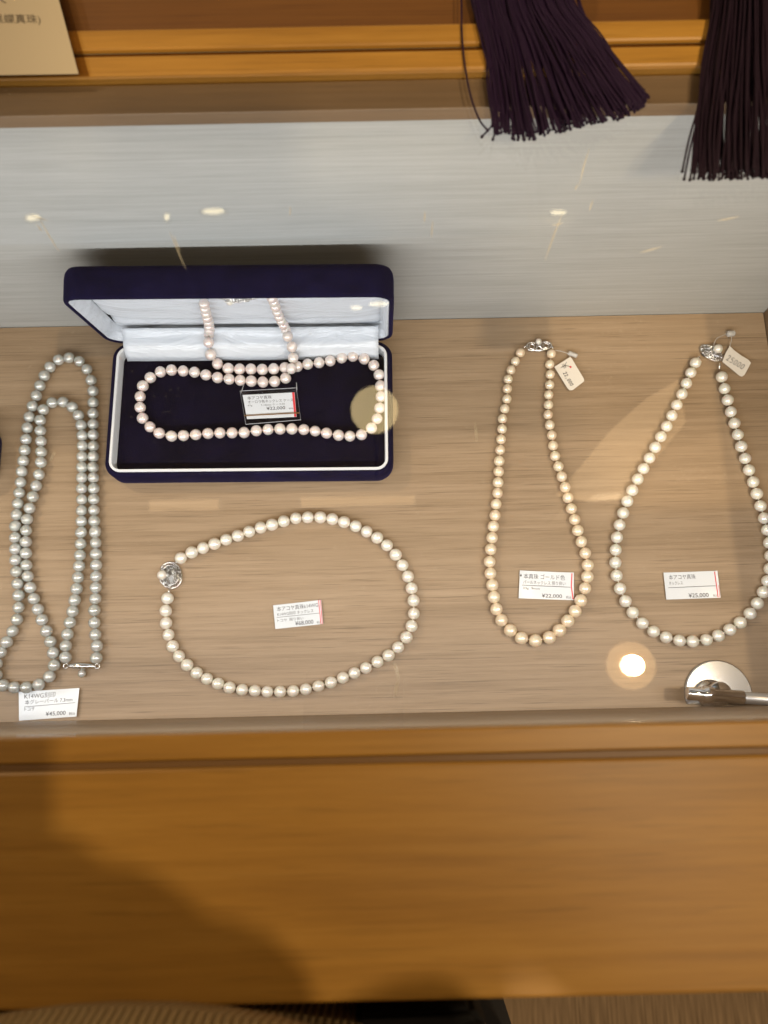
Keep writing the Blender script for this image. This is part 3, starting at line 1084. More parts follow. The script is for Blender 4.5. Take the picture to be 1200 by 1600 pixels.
# handwriting strokes, unit boxes 0..1 x 0..1 (y up)
GL = {
    '2': [[(0.1, 0.78), (0.3, 0.98), (0.65, 0.95), (0.75, 0.7), (0.5, 0.35), (0.1, 0.04), (0.5, 0.08), (0.9, 0.02)]],
    '5': [[(0.8, 0.98), (0.3, 0.95), (0.2, 0.55), (0.6, 0.6), (0.8, 0.35), (0.6, 0.05), (0.1, 0.05)]],
    '0': [[(0.5, 0.95), (0.15, 0.6), (0.2, 0.15), (0.55, 0.03), (0.88, 0.4), (0.8, 0.85), (0.5, 0.95)]],
    ',': [[(0.45, 0.15), (0.3, -0.15)]],
    'Y': [[(0.05, 1.0), (0.5, 0.55)], [(0.95, 1.05), (0.5, 0.55), (0.5, -0.1)], [(0.1, 0.5), (0.9, 0.52)], [(0.1, 0.28), (0.9, 0.3)]],
}


def scrawl(bm, s, p0, p1, hpx, z, rad=0.00017, gap=0.2):
    """p0, p1: pixel baseline ends"""
    P0, P1 = at(*p0, z), at(*p1, z)
    n_ = len(s)
    stp = (P1 - P0) / n_
    xx = stp.normalized()
    yy = Vector((0, 0, 1)).cross(xx)
    hh = hpx * (P0 - CAM).length / F
    for i, ch_ in enumerate(s):
        o_ = P0 + stp * i
        for st_ in GL[ch_]:
            pts = [o_ + stp * (1 - gap) * x + yy * hh * y for x, y in st_]
            tube(bm, bez(pts, 3) if len(pts) > 2 else pts, rad, 5)


def hang_tag(label, outline, z, writing, loop, toggle):
    P_ = [at(u, v, z) for u, v in outline]
    c = sum(P_, Vector()) / len(P_)
    t = thing('hang_tag', label, 'price tag', c, 'handwritten hang tags')
    bm = bmesh.new()
    f = bm.faces.new([bm.verts.new(p) for p in P_])
    r = bmesh.ops.extrude_face_region(bm, geom=[f])
    for e in r['geom']:
        if isinstance(e, bmesh.types.BMVert):
            e.co.z += 0.0004
    bmesh.ops.recalc_face_normals(bm, faces=bm.faces)
    part('card', bm, M['tag_card'], t)
    bm = bmesh.new()
    for w_ in writing:
        scrawl(bm, *w_)
    part('handwriting', bm, M['pen'], t)
    bm = bmesh.new()
    tube(bm, bez([at(u, v, zz) for u, v, zz in loop], 6), 0.00022, 6)
    part('nylon_loop', bm, M['nylon'], t, True)
    bm = bmesh.new()
    (u0, v0), (u1, v1), rr = toggle
    a_, b_ = at(u0, v0, 0.0028), at(u1, v1, 0.0028)
    tube(bm, [a_, a_.lerp(b_, 0.15), a_.lerp(b_, 0.5), a_.lerp(b_, 0.85), b_], [rr * 0.7, rr, rr * 0.9, rr, rr * 0.7], 10)
    part('toggle', bm, M['nylon'], t, True)
    return t


h1 = hang_tag('cream tag handwritten 22,000 tied to the golden necklace', [(866, 573.5), (878, 566), (891, 558), (893, 560), (912, 592), (912.5, 596), (895, 609.5), (890, 610), (886, 606)][::-1], 0.0024,
              [('Y', (875, 570), (881, 580), 11, 0.0030), ('22,000', (879.5, 583), (892, 604), 5.5, 0.0030)],
              [(862, 549, 0.004), (872, 548, 0.0045), (886, 552, 0.0035), (891, 557, 0.0030)], ((888, 551), (902, 556.5), 0.0016))
bm = bmesh.new()
lathe(bm, [(0, 0.0001), (0.0007, 0.0001), (0.0007, 0), ], at(891.5, 573.5, 0.0030), 12)
part('red_dot', bm, M['red'], h1)
hang_tag('cream tag handwritten 25000 tied to the right hand necklace', [(1140, 541), (1147, 548), (1158, 556), (1169, 562.5), (1173, 567.5), (1171, 571), (1163, 586), (1159, 588.5), (1155, 587), (1138, 573), (1128.5, 565.5), (1131, 558), (1134, 551)][::-1], 0.0024,
         [('25000', (1134, 562), (1161, 578.5), 9, 0.0030)],
         [(1115, 548, 0.004), (1115.5, 538, 0.005), (1120, 529, 0.006), (1130, 524, 0.005), (1140, 521, 0.004), (1143, 530, 0.0035), (1140, 541, 0.003)], ((1136, 522), (1148, 520.5), 0.0022))

# ------------------------------------------------------------------ chrome stand at the front right
cst = thing('chrome_rod_stand', 'chrome rod stand with a round base plate in the front right corner', 'rod stand', at(1122, 1085, 0))
cc = at(1122, 1085, 0.001)
yfp = Y_FRONT + 0.0002
bm = bmesh.new()
rr = 51 * 0.487 / F
prof = []
seg = 72
ring0, ring1, ring2 = [], [], []
for k in range(seg):
    t = k * math.tau / seg
    for ring, r_, z_ in ((ring0, rr, 0.0003), (ring1, rr, 0.0020), (ring2, rr - 0.0007, 0.0027)):
        p = Vector((cc.x + r_ * math.cos(t), cc.y + r_ * math.sin(t), z_))
        p.y = max(p.y, yfp + 0.001)
        ring.append(bm.verts.new(p))
for A, B in ((ring0, ring1), (ring1, ring2)):
    for k in range(seg):
        bm.faces.new((A[k], A[(k + 1) % seg], B[(k + 1) % seg], B[k]))
cv = bm.verts.new((cc.x, cc.y + 0.001, 0.0031))
for k in range(seg):
    bm.faces.new((ring2[k], ring2[(k + 1) % seg], cv))
part('base_plate', bm, mat('satin_chrome_plate', (0.52, 0.52, 0.52), 0.22, 0.9), cst, False)
pc = at(1127, 1084, 0.02)
bm = bmesh.new()
lathe(bm, [(0.0085, 0.0027), (0.0085, 0.006), (0.0070, 0.0065), (0.0070, 0.019), (0.0065, 0.0198), (0, 0.0198)], (pc.x, pc.y, 0), 40)
part('post', bm, M['chrome'], cst, True)
bm = bmesh.new()
a_, b_ = at(1073, 1083, 0.022), at(1162, 1090, 0.022)
d_ = (b_ - a_).normalized()
tube(bm, [a_, a_ + d_ * 0.0006, a_.lerp(b_, 0.28), a_.lerp(b_, 0.29), a_.lerp(b_, 0.45), a_.lerp(b_, 0.46), b_ - d_ * 0.0005, b_], [0.0032, 0.0038, 0.0038, 0.0050, 0.0050, 0.0040, 0.0040, 0.0036], 28)
part('cross_tube', bm, M['chrome'], cst, True)
bm = bmesh.new()
tube(bm, [b_ + d_ * 0.0001, b_ + d_ * 0.07], 0.0035, 20)
part('rod', bm, M['satin_steel'], cst, True)


# ------------------------------------------------------------------ tassels hanging over the rear rim onto the glass
def strand_mesh(bm, pts, r, knot):
    P_ = bez(pts, 5)
    tube(bm, P_, r, 5)
    ball(bm, P_[-1], r * knot, 8)


def tassel(label, top, ends, mkey, n, seed, strays):
    rnd = random.Random(seed)
    bm = bmesh.new()
    for i in range(n):
        s = (i + rnd.uniform(-0.6, 0.6)) / n
        s = min(1, max(0, s))
        layer = rnd.random()
        z = Z_TOP + 0.0012 + 0.009 * layer * math.sin(math.pi * min(0.96, max(0.04, s)))
        tu = top[0] + (top[1] - top[0]) * s + rnd.uniform(-4, 4)
        # end point on the fringe line
        k = s * (len(ends) - 1)
        j = min(int(k), len(ends) - 2)
        eu = ends[j][0] + (ends[j + 1][0] - ends[j][0]) * (k - j) + rnd.uniform(-5, 5)
        ev = ends[j][1] + (ends[j + 1][1] - ends[j][1]) * (k - j) + rnd.uniform(-13, 5)
        bow = top[2] + (top[3] - top[2]) * s
        m1 = (tu * 0.66 + eu * 0.34 + bow + rnd.uniform(-4, 4), ev * 0.36)
        m2 = (tu * 0.33 + eu * 0.67 + bow * 0.9 + rnd.uniform(-5, 5), ev * 0.70)
        strand_mesh(bm, [at(tu, -60, z + 0.004), at(tu, 0, z + 0.002), at(*m1, z + 0.001), at(*m2, z), at(eu, ev, max(Z_TOP + 0.0009, z * 0.7 + Z_TOP * 0.3))], 0.00041, 1.7)
    for pts in strays:
        strand_mesh(bm, [at(u, v, Z_TOP + 0.0016) for u, v in pts], 0.00045, 1.6)
    hu = (top[0] + top[1]) / 2
    p_, q_ = at(hu, -175, Z_TOP + 0.012), at(hu, -105, Z_TOP + 0.012)
    e_ = at(hu, -55, Z_TOP + 0.006)
    tube(bm, [p_, p_.lerp(q_, 0.2), q_, q_.lerp(e_, 0.5), e_], [0.006, 0.010, 0.011, 0.017, 0.0185], 24)
    o = link('tassel', bm, M[mkey], None, True)
    recenter(o)
    tag(o, label, 'tassel', 'silk tassels lying on the glass')
    return o


tassel('dark aubergine silk tassel fanning out to the right over the wooden rim', (742, 895, 6, 2), [(770, 205), (790, 205), (812, 216), (832, 214), (858, 206), (885, 200), (915, 192), (940, 186), (965, 182), (985, 177), (1000, 168), (1010, 152)], 'tassel', 250, 5,
       [[(721, -60), (721, 0), (723, 70), (733, 140), (748, 185), (762, 204)], [(738, -60), (738, 0), (752, 60), (772, 120), (784, 150), (782, 180), (770, 218)],
        [(736, -60), (736, 0), (760, 70), (780, 150), (772, 190), (753, 214)], [(900, -60), (905, 0), (930, 55), (965, 100), (1012, 149)], [(895, -60), (902, 0), (925, 50), (960, 105), (1003, 150)],
        [(745, -60), (745, 0), (768, 90), (786, 140), (800, 190), (805, 202)]])
tassel('black brown silk tassel hanging straight at the right edge', (1118, 1205, -6, 2), [(1085, 272), (1100, 276), (1120, 277), (1140, 275), (1160, 276), (1180, 273), (1200, 277), (1225, 275)], 'tassel_brown', 170, 9,
       [[(1112, -60), (1111, 0), (1106, 80), (1092, 160), (1076, 220), (1066, 268)], [(1115, -60), (1114, 0), (1110, 90), (1094, 170), (1080, 225), (1069, 280)],
        [(1118, -60), (1118, 0), (1112, 100), (1096, 190), (1086, 240), (1078, 281)], [(1120, -60), (1120, 0), (1116, 100), (1100, 190), (1090, 240), (1084, 279)]])

# ------------------------------------------------------------------ paper sign in acrylic at the top left
zs = Z_TOP + 0.0022
sg = thing('sign_card', 'beige paper sign in clear acrylic at the top left corner', 'sign', at(20, 60, Z_TOP))
sq = [at(-170, -150, zs), at(52, -150, zs), at(123, 116, zs), at(-170, 121, zs)]
part('paper', card_mesh(sq, 0.0003, 2, 2), M['sign_card'], sg)
aq = [at(-185, -160, zs - 0.0018), at(62, -160, zs - 0.0018), at(140, 119, zs - 0.0018), at(-185, 124, zs - 0.0018)]
part('acrylic_sheet', card_mesh(aq, 0.0016, 2, 2), M['smoke_acrylic'], sg)
bm = bmesh.new()
tq = [at(-100, 20, zs + 0.0005), at(62, 22, zs + 0.0005), at(64, 39, zs + 0.0005), at(-100, 38, zs + 0.0005)]
put_text(bm, '真珠（南洋黒蝶真珠)', (0, 1, 0, 1), tq)
tq = [at(-100, -14, zs + 0.0005), at(9, -12, zs + 0.0005), at(10, 5, zs + 0.0005), at(-100, 4, zs + 0.0005)]
put_text(bm, '黒真珠 大', (0, 1, 0, 1), tq)
part('lettering', bm, M['sign_ink'], sg)

# ------------------------------------------------------------------ ceiling downlights (seen as reflections in the glass)
lampmat = emis('lamp_glow', (1.0, 0.86, 0.60), 45)
ringmat = emis('lamp_reflector', (1.0, 0.60, 0.26), 3.0)


for (p, rc, ro, lab) in ((LAMP_A, 0.022, 0.046, 'to the right of the case'),):
    t = thing('ceiling_downlight', 'round warm downlight in the ceiling ' + lab, 'downlight', (p.x, p.y, CEIL_Z))
    bm = bmesh.new()
    lathe(bm, [(rc, -0.004), (ro, -0.022), (ro + 0.008, -0.022), (ro + 0.008, -0.0002)], (p.x, p.y, CEIL_Z), 48)
    part('reflector', bm, ringmat, t, True)
    bm = bmesh.new()
    lathe(bm, [(0, -0.006), (rc, -0.006)], (p.x, p.y, CEIL_Z), 40)
    part('bulb', bm, lampmat, t)

# paper globe pendant and an added cool panel for the bluish haze in the glass
t = thing('globe_pendant', 'pale yellow glowing paper globe pendant hanging ahead of the case', 'pendant lamp', (LAMP_B.x, LAMP_B.y, CEIL_Z))
bm = bmesh.new()
ball(bm, LAMP_B, 0.045, 40)
part('globe', bm, emis('paper_globe_glow', (1.0, 0.76, 0.38), 5.0), t, True)
bm = bmesh.new()
tube(bm, [LAMP_B + Vector((0, 0, 0.044)), Vector((LAMP_B.x, LAMP_B.y, CEIL_Z - 0.0005))], 0.003, 8)
part('cable', bm, M['black_plastic'], t)
p0, p1 = mirror_at(95, 385, CEIL_Z), mirror_at(820, 300, CEIL_Z)
t = thing('added_glow_panel', 'added wide cool glowing panel giving the bluish haze in the glass', 'glow panel', ((p0.x + p1.x) / 2, (p0.y + p1.y) / 2, CEIL_Z))
bm = bmesh.new()
box(bm, p0.x - 0.3, p1.x, p0.y, p0.y + 0.42, CEIL_Z - 0.012, CEIL_Z - 0.002)
pm = emis('panel_glow', (0.72, 0.86, 1.0), 1.0)
_tc = N(pm, 'ShaderNodeTexCoord')
_sx = N(pm, 'ShaderNodeSeparateXYZ')
L(pm, _tc.outputs['Generated'], _sx.inputs[0])      # glow fades towards the far side and right end to soften the haze
_a = N(pm, 'ShaderNodeMapRange', interpolation_type='SMOOTHSTEP')
for k_, v_ in ((1, 1.0), (2, 0.0), (3, 0.0), (4, 0.62)):
    _a.inputs[k_].default_value = v_
L(pm, _sx.outputs['Y'], _a.inputs[0])
_b2 = N(pm, 'ShaderNodeMapRange', interpolation_type='SMOOTHSTEP')
for k_, v_ in ((1, 1.0), (2, 0.6), (3, 0.0), (4, 1.0)):
    _b2.inputs[k_].default_value = v_
L(pm, _sx.outputs['X'], _b2.inputs[0])
_m = N(pm, 'ShaderNodeMath', operation='MULTIPLY')
L(pm, _a.outputs[0], _m.inputs[0])
L(pm, _b2.outputs[0], _m.inputs[1])
L(pm, _m.outputs[0], pm.node_tree.nodes['Principled BSDF'].inputs['Emission Strength'])
part('glow_face', bm, pm, t)
bm = bmesh.new()
for k in range(4):
    xa, xb, ya, yb = ((p0.x - 0.33, p1.x + 0.03, p0.y - 0.03, p0.y - 0.001), (p0.x - 0.33, p1.x + 0.03, p0.y + 0.421, p0.y + 0.45), (p0.x - 0.33, p0.x - 0.301, p0.y, p0.y + 0.42), (p1.x + 0.001, p1.x + 0.03, p0.y, p0.y + 0.42))[k]
    box(bm, xa, xb, ya, yb, CEIL_Z - 0.016, CEIL_Z - 0.001)
part('frame', bm, M['white_rim'], t)

# ------------------------------------------------------------------ the phone and the person taking the picture
CM = Matrix.Translation(CAM) @ ROT.to_4x4()
ph = thing('phone', 'black smartphone held level over the glass', 'phone', CAM + Vector((0, 0, 0.01)))
bm = bmesh.new()
rings(bm, 0.072, 0.148, 0.010, [(0.0015, 0.0), (0.0003, 0.0008), (0, 0.002), (0, 0.006), (0.0008, 0.0078), (0.002, 0.008)])
bm.transform(CM @ Matrix.Translation((-0.022, -0.055, 0.0035)))
part('body', bm, M['black_plastic'], ph, True)
bm = bmesh.new()
for lx, ly in ((0.0, 0.0), (0.0, -0.017), (-0.015, -0.0085)):
    lathe(bm, [(0.0062, 0.0034), (0.0062, 0.0015), (0.0052, 0.0012), (0.0050, 0.0025)], (0, 0, 0), 24, None)
    for v in list(bm.verts)[-96:]:
        v.co += Vector((lx, ly, 0))
bm.transform(CM)
part('lens_ring', bm, M['silver'], ph, True)


def skinned(name, verts, edges, radii, m, parent, root=0, sub=2):
    me = bpy.data.meshes.new(name)
    off = parent.location if parent else Vector((0, 0, 0))
    me.from_pydata([Vector(v) - off for v in verts], edges, [])
    o = bpy.data.objects.new(name, me)
    C.objects.link(o)
    o.parent = parent
    o.modifiers.new('skin', 'SKIN')
    o.modifiers['skin'].use_smooth_shade = True
    if not me.skin_vertices:
        bpy.context.view_layer.objects.active = o
    for i, sv in enumerate(me.skin_vertices[0].data):
        r_ = radii[i]
        sv.radius = r_ if isinstance(r_, tuple) else (r_, r_)
        sv.use_root = (i == root)
    sb = o.modifiers.new('sub', 'SUBSURF')
    sb.levels = sub
    sb.render_levels = sub
    bpy.context.view_layer.update()
    em = bpy.data.meshes.new_from_object(o.evaluated_get(bpy.context.evaluated_depsgraph_get()))
    o.modifiers.clear()
    o.data = em
    em.materials.clear()
    em.materials.append(m)
    for p in em.polygons:
        p.use_smooth = True
    return o


PX, PY = -0.085, Y_EDGE - 0.118
pe = thing('person', 'person in a beige ribbed knit top and black trousers leaning on the wooden rim', 'person', (PX, PY, FLOOR_Z))
V_ = [(PX, PY, 0.13), (PX, PY, 0.28), (PX, PY - 0.01, 0.44), (PX + 0.01, PY - 0.01, 0.60), (PX + 0.015, PY + 0.01, 0.73), (PX + 0.02, PY + 0.04, 0.80), (PX + 0.03, PY + 0.09, 0.87), (PX + 0.035, PY + 0.10, 0.93),
      (PX - 0.14, PY, 0.655), (PX - 0.20, PY + 0.05, 0.42), (-0.150, -0.085, 0.475),
      (PX + 0.16, PY, 0.655), (PX + 0.195, PY + 0.045, 0.42), (0.085, -0.080, 0.475),
      (PX - 0.09, PY, 0.02), (PX - 0.10, PY + 0.0, -0.22), (PX - 0.10, PY - 0.02, -0.58), (PX - 0.10, PY + 0.09, -0.635),
      (PX + 0.09, PY, 0.02), (PX + 0.10, PY + 0.0, -0.22), (PX + 0.10, PY - 0.02, -0.58), (PX + 0.10, PY + 0.09, -0.635)]
E_ = [(0, 1), (1, 2), (2, 3), (3, 4), (4, 5), (5, 6), (6, 7), (3, 8), (8, 9), (9, 10), (3, 11), (11, 12), (12, 13),
      (0, 14), (14, 15), (15, 16), (16, 17), (0, 18), (18, 19), (19, 20), (20, 21)]
r_ = [(0.13, 0.10), (0.12, 0.09), (0.12, 0.09), (0.13, 0.09), 0.048, 0.055, 0.085, 0.075, 0.050, 0.040, 0.024, 0.050, 0.040, 0.024, 0.078, 0.055, 0.038, 0.035, 0.078, 0.055, 0.038, 0.035]
body = skinned('body', V_, E_, r_, M['skin'], pe)
# face details, part of the head
hc = Vector((PX + 0.035, PY + 0.10, 0.90))
fdir = Vector((0.25, 0.75, -0.62)).normalized()
side = fdir.cross(Vector((0, 0, 1))).normalized()
upf = side.cross(fdir)
bm = bmesh.new()
ball(bm, hc + upf * 0.022 - fdir * 0.034, 0.090, 32)
for k in range(14):
    a_ = -1.3 + 2.6 * k / 13
    ball(bm, hc + upf * (0.015 - 0.03 * abs(a_)) - fdir * (0.05 - 0.02 * abs(a_)) + side * 0.075 * math.sin(a_), 0.030, 12, (1, 1, 1.4))
part('hair', bm, M['hair'], pe, True)
for sx in (-1, 1):
    bm = bmesh.new()
    ball(bm, hc + fdir * 0.071 + side * sx * 0.030, 0.012, 14)
    e_ = part('eye', bm, mat('eye_white', (0.75, 0.72, 0.68), 0.2), pe, True)
    bm = bmesh.new()
    ball(bm, hc + fdir * 0.0775 + side * sx * 0.030, 0.0062, 12)
    part('iris', bm, M['hair'], e_, True)
    bm = bmesh.new()
    tube(bm, bez([hc + fdir * 0.078 + side * sx * 0.016 + upf * 0.018, hc + fdir * 0.078 + side * sx * 0.032 + upf * 0.023, hc + fdir * 0.068 + side * sx * 0.047 + upf * 0.018], 4), 0.0022, 6)
    part('eyebrow', bm, M['hair'], pe, True)
    bm = bmesh.new()
    ball(bm, hc - fdir * 0.002 + side * sx * 0.080 - upf * 0.005, 0.018, 14, (0.5, 1.0, 1.3))
    part('ear', bm, M['skin'], pe, True)
bm = bmesh.new()
tube(bm, bez([hc + fdir * 0.077 + upf * 0.008, hc + fdir * 0.088 - upf * 0.012, hc + fdir * 0.094 - upf * 0.024, hc + fdir * 0.078 - upf * 0.030], 4), [0.006, 0.007, 0.008, 0.008, 0.009, 0.010, 0.011, 0.012, 0.012, 0.011, 0.010, 0.008, 0.006], 10)
part('nose', bm, M['skin'], pe, True)
bm = bmesh.new()
tube(bm, bez([hc + fdir * 0.068 - upf * 0.048 - side * 0.022, hc + fdir * 0.077 - upf * 0.046, hc + fdir * 0.068 - upf * 0.048 + side * 0.022], 4), [0.002, 0.003, 0.004, 0.0045, 0.005, 0.0045, 0.004, 0.003, 0.002], 8)
part('mouth', bm, mat('lips', (0.45, 0.14, 0.11), 0.4), pe, True)
# knit top: torso shell
bm = bmesh.new()
secs = [(0.08, 0.150, 0.1165, 0.0), (0.14, 0.152, 0.1175, 0), (0.190, 0.150, 0.1165, 0), (0.207, 0.152, 0.119, 0), (0.216, 0.155, 0.1245, 0), (0.235, 0.156, 0.1295, 0), (0.255, 0.152, 0.126, 0), (0.30, 0.145, 0.110, -0.004), (0.40, 0.148, 0.108, -0.010), (0.52, 0.165, 0.112, -0.012), (0.60, 0.175, 0.110, -0.010), (0.665, 0.150, 0.085, -0.005), (0.70, 0.085, 0.070, 0.002), (0.715, 0.062, 0.062, 0.006)]
rs = []
for z_, a_, b_, dy in secs:
    ring = []
    for k in range(64):
        t_ = k * math.tau / 64
        ex = 2 / 2.15
        cx_, sy_ = math.cos(t_), math.sin(t_)
        ring.append(bm.verts.new((PX + a_ * math.copysign(abs(cx_) ** ex, cx_), PY + dy + b_ * math.copysign(abs(sy_) ** ex, sy_), z_)))
    rs.append(ring)
for A, B in zip(rs, rs[1:]):
    for k in range(64):
        bm.faces.new((A[k], A[(k + 1) % 64], B[(k + 1) % 64], B[k]))
part('knit_top', bm, M['knit'], pe, True)
for sx, el, wr in ((-1, V_[9], V_[10]), (1, V_[12], V_[13])):
    sh = V_[8] if sx < 0 else V_[11]
    bm = bmesh.new()
    tube(bm, bez([Vector(sh) + Vector((-sx * 0.03, 0, 0.015)), Vector(sh) + Vector((sx * 0.01, 0, -0.03)), Vector(el) + Vector((0, -0.01, 0.02)), Vector(el) + Vector((-sx * 0.02, 0.02, 0.0)), Vector(el).lerp(Vector(wr), 0.55), Vector(el).lerp(Vector(wr), 0.88)], 5),
         [0.062] * 6 + [0.058] * 5 + [0.052] * 5 + [0.045] * 5 + [0.036] * 5, 18)
    part('sleeve', bm, M['knit'], pe, True)
# trousers
bm = bmesh.new()
tube(bm, [(PX, PY, 0.10), (PX, PY, 0.0)], [0.125, 0.13], 28)
for v in bm.verts:
    v.co.y = PY + (v.co.y - PY) * 0.82
for sx in (-1, 1):
    tube(bm, [(PX + sx * 0.07, PY, 0.04), (PX + sx * 0.09, PY, -0.22), (PX + sx * 0.10, PY - 0.01, -0.40), (PX + sx * 0.10, PY - 0.02, -0.61)], [0.088, 0.075, 0.066, 0.062], 24)
part('trousers', bm, M['black_cloth'], pe, True)
for sx in (-1, 1):
    bm = bmesh.new()
    ball(bm, (PX + sx * 0.10, PY + 0.03, FLOOR_Z + 0.035), 0.05, 20, (0.95, 2.4, 0.72))
    part('shoe', bm, M['rubber'], pe, True)
# hands closing on the long sides of the phone
for sx, wr in ((-1, Vector(V_[10])), (1, Vector(V_[13]))):
    edge = CM @ Vector((-0.022 + sx * 0.038, -0.075, 0.008))
    palm = wr.lerp(edge + Vector((sx * 0.028, -0.01, 0.002)), 0.75)
    hv, he, hr = [wr, wr.lerp(palm, 0.6), palm], [(0, 1), (1, 2)], [0.023, (0.028, 0.018), (0.030, 0.016)]
    for f in range(4):
        base = palm + ROT @ Vector((-sx * 0.004, 0.030 - 0.018 * f, 0.0))
        k1 = CM @ Vector((-0.022 + sx * 0.052, -0.045 - 0.019 * f, 0.003))
        k2 = CM @ Vector((-0.022 + sx * 0.044, -0.043 - 0.019 * f, 0.0125 + 0.006))
        k3 = CM @ Vector((-0.022 + sx * 0.030, -0.044 - 0.019 * f, 0.0125 + 0.007))
        n0 = len(hv)
        hv += [base, k1, k2, k3]
        he += [(2, n0), (n0, n0 + 1), (n0 + 1, n0 + 2), (n0 + 2, n0 + 3)]
        hr += [0.010, 0.0088, 0.0082, 0.0070]
    n0 = len(hv)
    hv += [palm + ROT @ Vector((0, 0.015, 0.020)), CM @ Vector((-0.022 + sx * 0.045, -0.030, 0.026)), CM @ Vector((-0.022 + sx * 0.022, -0.034, 0.021))]
    he += [(1, n0), (n0, n0 + 1), (n0 + 1, n0 + 2)]
    hr += [0.013, 0.011, 0.009]
    skinned('hand', hv, he, hr, M['skin'], pe, 0, 1)
# black shoulder bag hanging beside the person
c1, c2, c3, c4 = at(556, 1584, 0.185), at(738, 1574, 0.185), at(768, 1613, 0.185), at(560, 1618, 0.185)
bg = thing('shoulder_bag', 'flat black shoulder bag hanging in front of the wooden board', 'bag', (c1 + c3) / 2 - Vector((0, 0, 0.25)))
bm = bmesh.new()
lo = [bm.verts.new(p + Vector((0, 0, -0.24))) for p in (c1, c2, c3, c4)]
hi = [bm.verts.new(p) for p in (c1, c2, c3, c4)]
bm.faces.new(hi)
bm.faces.new(list(reversed(lo)))
for k in range(4):
    bm.faces.new((lo[k], lo[(k + 1) % 4], hi[(k + 1) % 4], hi[k]))
bmesh.ops.recalc_face_normals(bm, faces=bm.faces)
bmesh.ops.bevel(bm, geom=list(bm.edges), offset=0.002, segments=2, affect='EDGES')
part('bag_body', bm, M['black_cloth'], bg)
bm = bmesh.new()
tube(bm, bez([(c3 + c2) / 2 + Vector((-0.004, -0.004, -0.01)), (PX + 0.115, PY + 0.078, 0.30), (PX + 0.115, PY + 0.078, 0.52), (PX + 0.10, PY + 0.0, 0.70), (PX + 0.11, PY - 0.10, 0.5), (PX + 0.12, PY - 0.09, 0.2), c3 + Vector((-0.01, -0.01, -0.01))], 6), 0.006, 8)
part('strap', bm, M['black_cloth'], bg, True)

# small ceiling spotlights, and added warm glow shapes for other reflections in the glass
spotmat = emis('spot_glow', (1.0, 0.85, 0.52), 7)
for (u, v, w_, h_, lab) in ((334, 331, 0.030, 0.010, 'third from the left in the row ahead'), (52, 341, 0.020, 0.010, 'leftmost in the row ahead'), (261, 340, 0.007, 0.012, 'second from the left in the row ahead'),
                            (872, 333, 0.022, 0.008, 'rightmost in the row ahead'), (592, 472, 0.026, 0.008, 'larger one right of the added glow panel'), (556, 478, 0.015, 0.007, 'smaller one right of the added glow panel')):
    p = mirror_at(u, v, CEIL_Z - 0.02) + Vector((0, 0, 0.02))
    t = thing('ceiling_spotlight', 'small oblong warm ceiling spotlight, ' + lab, 'spotlight', (p.x, p.y, CEIL_Z), 'small ceiling spotlights')
    bm = bmesh.new()
    lathe(bm, [(0.0, -0.010), (1.0, -0.010)], (0, 0, 0), 28)
    for v_ in bm.verts:
        v_.co = Vector((v_.co.x * w_, v_.co.y * h_, v_.co.z - (0.0125 if v < 386 else 0.0))) + Vector((p.x, p.y, CEIL_Z))
    part('bulb', bm, spotmat, t)
    bm = bmesh.new()
    lathe(bm, [(1.0, -0.0102), (1.0, -0.014), (1.25, -0.014), (1.3, -0.0003)], (0, 0, 0), 28)
    for v_ in bm.verts:
        v_.co = Vector((v_.co.x * w_, v_.co.y * h_, v_.co.z - (0.0125 if v < 386 else 0.0))) + Vector((p.x, p.y, CEIL_Z))
    part('bezel', bm, M['silver'], t, True)
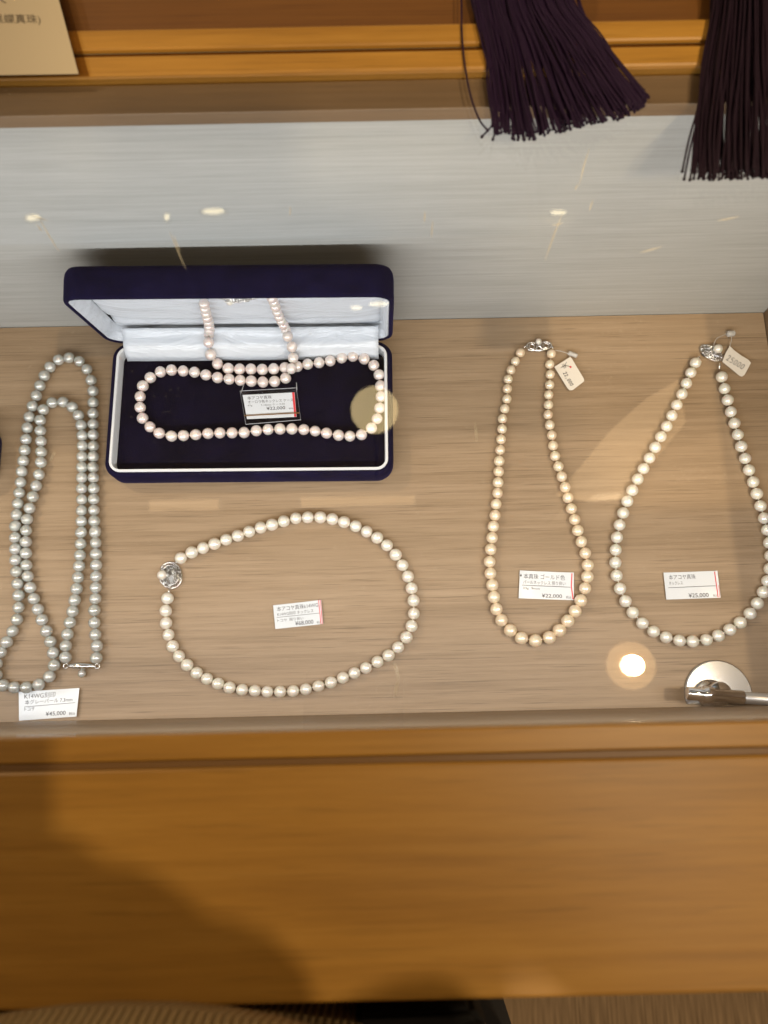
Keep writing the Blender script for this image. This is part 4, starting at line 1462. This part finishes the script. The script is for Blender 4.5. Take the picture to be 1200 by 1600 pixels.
for (u0, u1, v0, wd, lab) in ((232, 340, 789, 0.012, 'shorter'), (470, 648, 783, 0.010, 'longer')):  # added glowing bars for the warm streaks of a lit ceiling edge
    a_, b_ = mirror_at(u0, v0, CEIL_Z - 0.05), mirror_at(u1, v0 - 2, CEIL_Z - 0.05)
    t = thing('added_streak_bar', 'added dim glowing bar for a warm streak in the glass, the ' + lab + ' of the two', 'glow bar', ((a_.x + b_.x) / 2, a_.y, CEIL_Z))
    bm = bmesh.new()
    box(bm, a_.x, b_.x, a_.y - wd, a_.y + wd, CEIL_Z - 0.05, CEIL_Z - 0.04, 0.002)
    part('glow_face', bm, emis('linear_glow', (1.0, 0.66, 0.34), 1.5), t)
    bm = bmesh.new()
    box(bm, a_.x - 0.004, b_.x + 0.004, a_.y - wd - 0.004, a_.y + wd + 0.004, CEIL_Z - 0.0395, CEIL_Z - 0.0005, 0.002)
    part('housing', bm, M['white_rim'], t)
ZL = 1.15  # added slab below: its glow imitates a lit wooden thing mirrored in the glass
t = thing('added_glow_slab', 'added glowing slab for the reflection of a lit wooden thing', 'added_glow_slab', mirror_at(960, 700, ZL))
bm = bmesh.new()
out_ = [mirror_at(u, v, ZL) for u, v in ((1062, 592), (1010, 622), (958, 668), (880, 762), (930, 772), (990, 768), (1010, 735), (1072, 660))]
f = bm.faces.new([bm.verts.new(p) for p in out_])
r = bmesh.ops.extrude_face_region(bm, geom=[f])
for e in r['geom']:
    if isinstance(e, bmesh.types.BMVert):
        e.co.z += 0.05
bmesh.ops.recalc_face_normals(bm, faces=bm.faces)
vm = emis('lit_wood_glow', (1.0, 0.66, 0.34), 1.6)
part('glow_body', bm, vm, t)
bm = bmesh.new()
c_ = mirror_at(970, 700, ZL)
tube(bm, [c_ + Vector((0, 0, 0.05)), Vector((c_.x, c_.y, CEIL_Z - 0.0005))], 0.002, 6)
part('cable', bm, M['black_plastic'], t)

# dust and fine glitter on the pane
bm = bmesh.new()
rnd = random.Random(31)
CL = [(985, 500, 70, 40, 60), (950, 560, 50, 60, 50), (1095, 740, 60, 22, 60), (1130, 480, 60, 50, 25), (340, 520, 260, 14, 40), (110, 560, 60, 60, 25), (240, 620, 60, 60, 30), (640, 560, 80, 40, 25), (1040, 860, 60, 60, 15), (600, 800, 600, 300, 130), (30, 130, 30, 20, 8)]
for (u, v, su, sv, n_) in CL:
    for k in range(n_):
        q = at(u + rnd.gauss(0, 0.5) * su, v + rnd.gauss(0, 0.5) * sv, Z_TOP - 0.0009)
        if not (Y_FRONT + 0.003 < q.y < Y_REAR0 - 0.003):
            continue
        ball(bm, q, rnd.uniform(0.00004, 0.00011), 5)
o = link('dust', bm, M['scratch'])
o['kind'] = 'stuff'
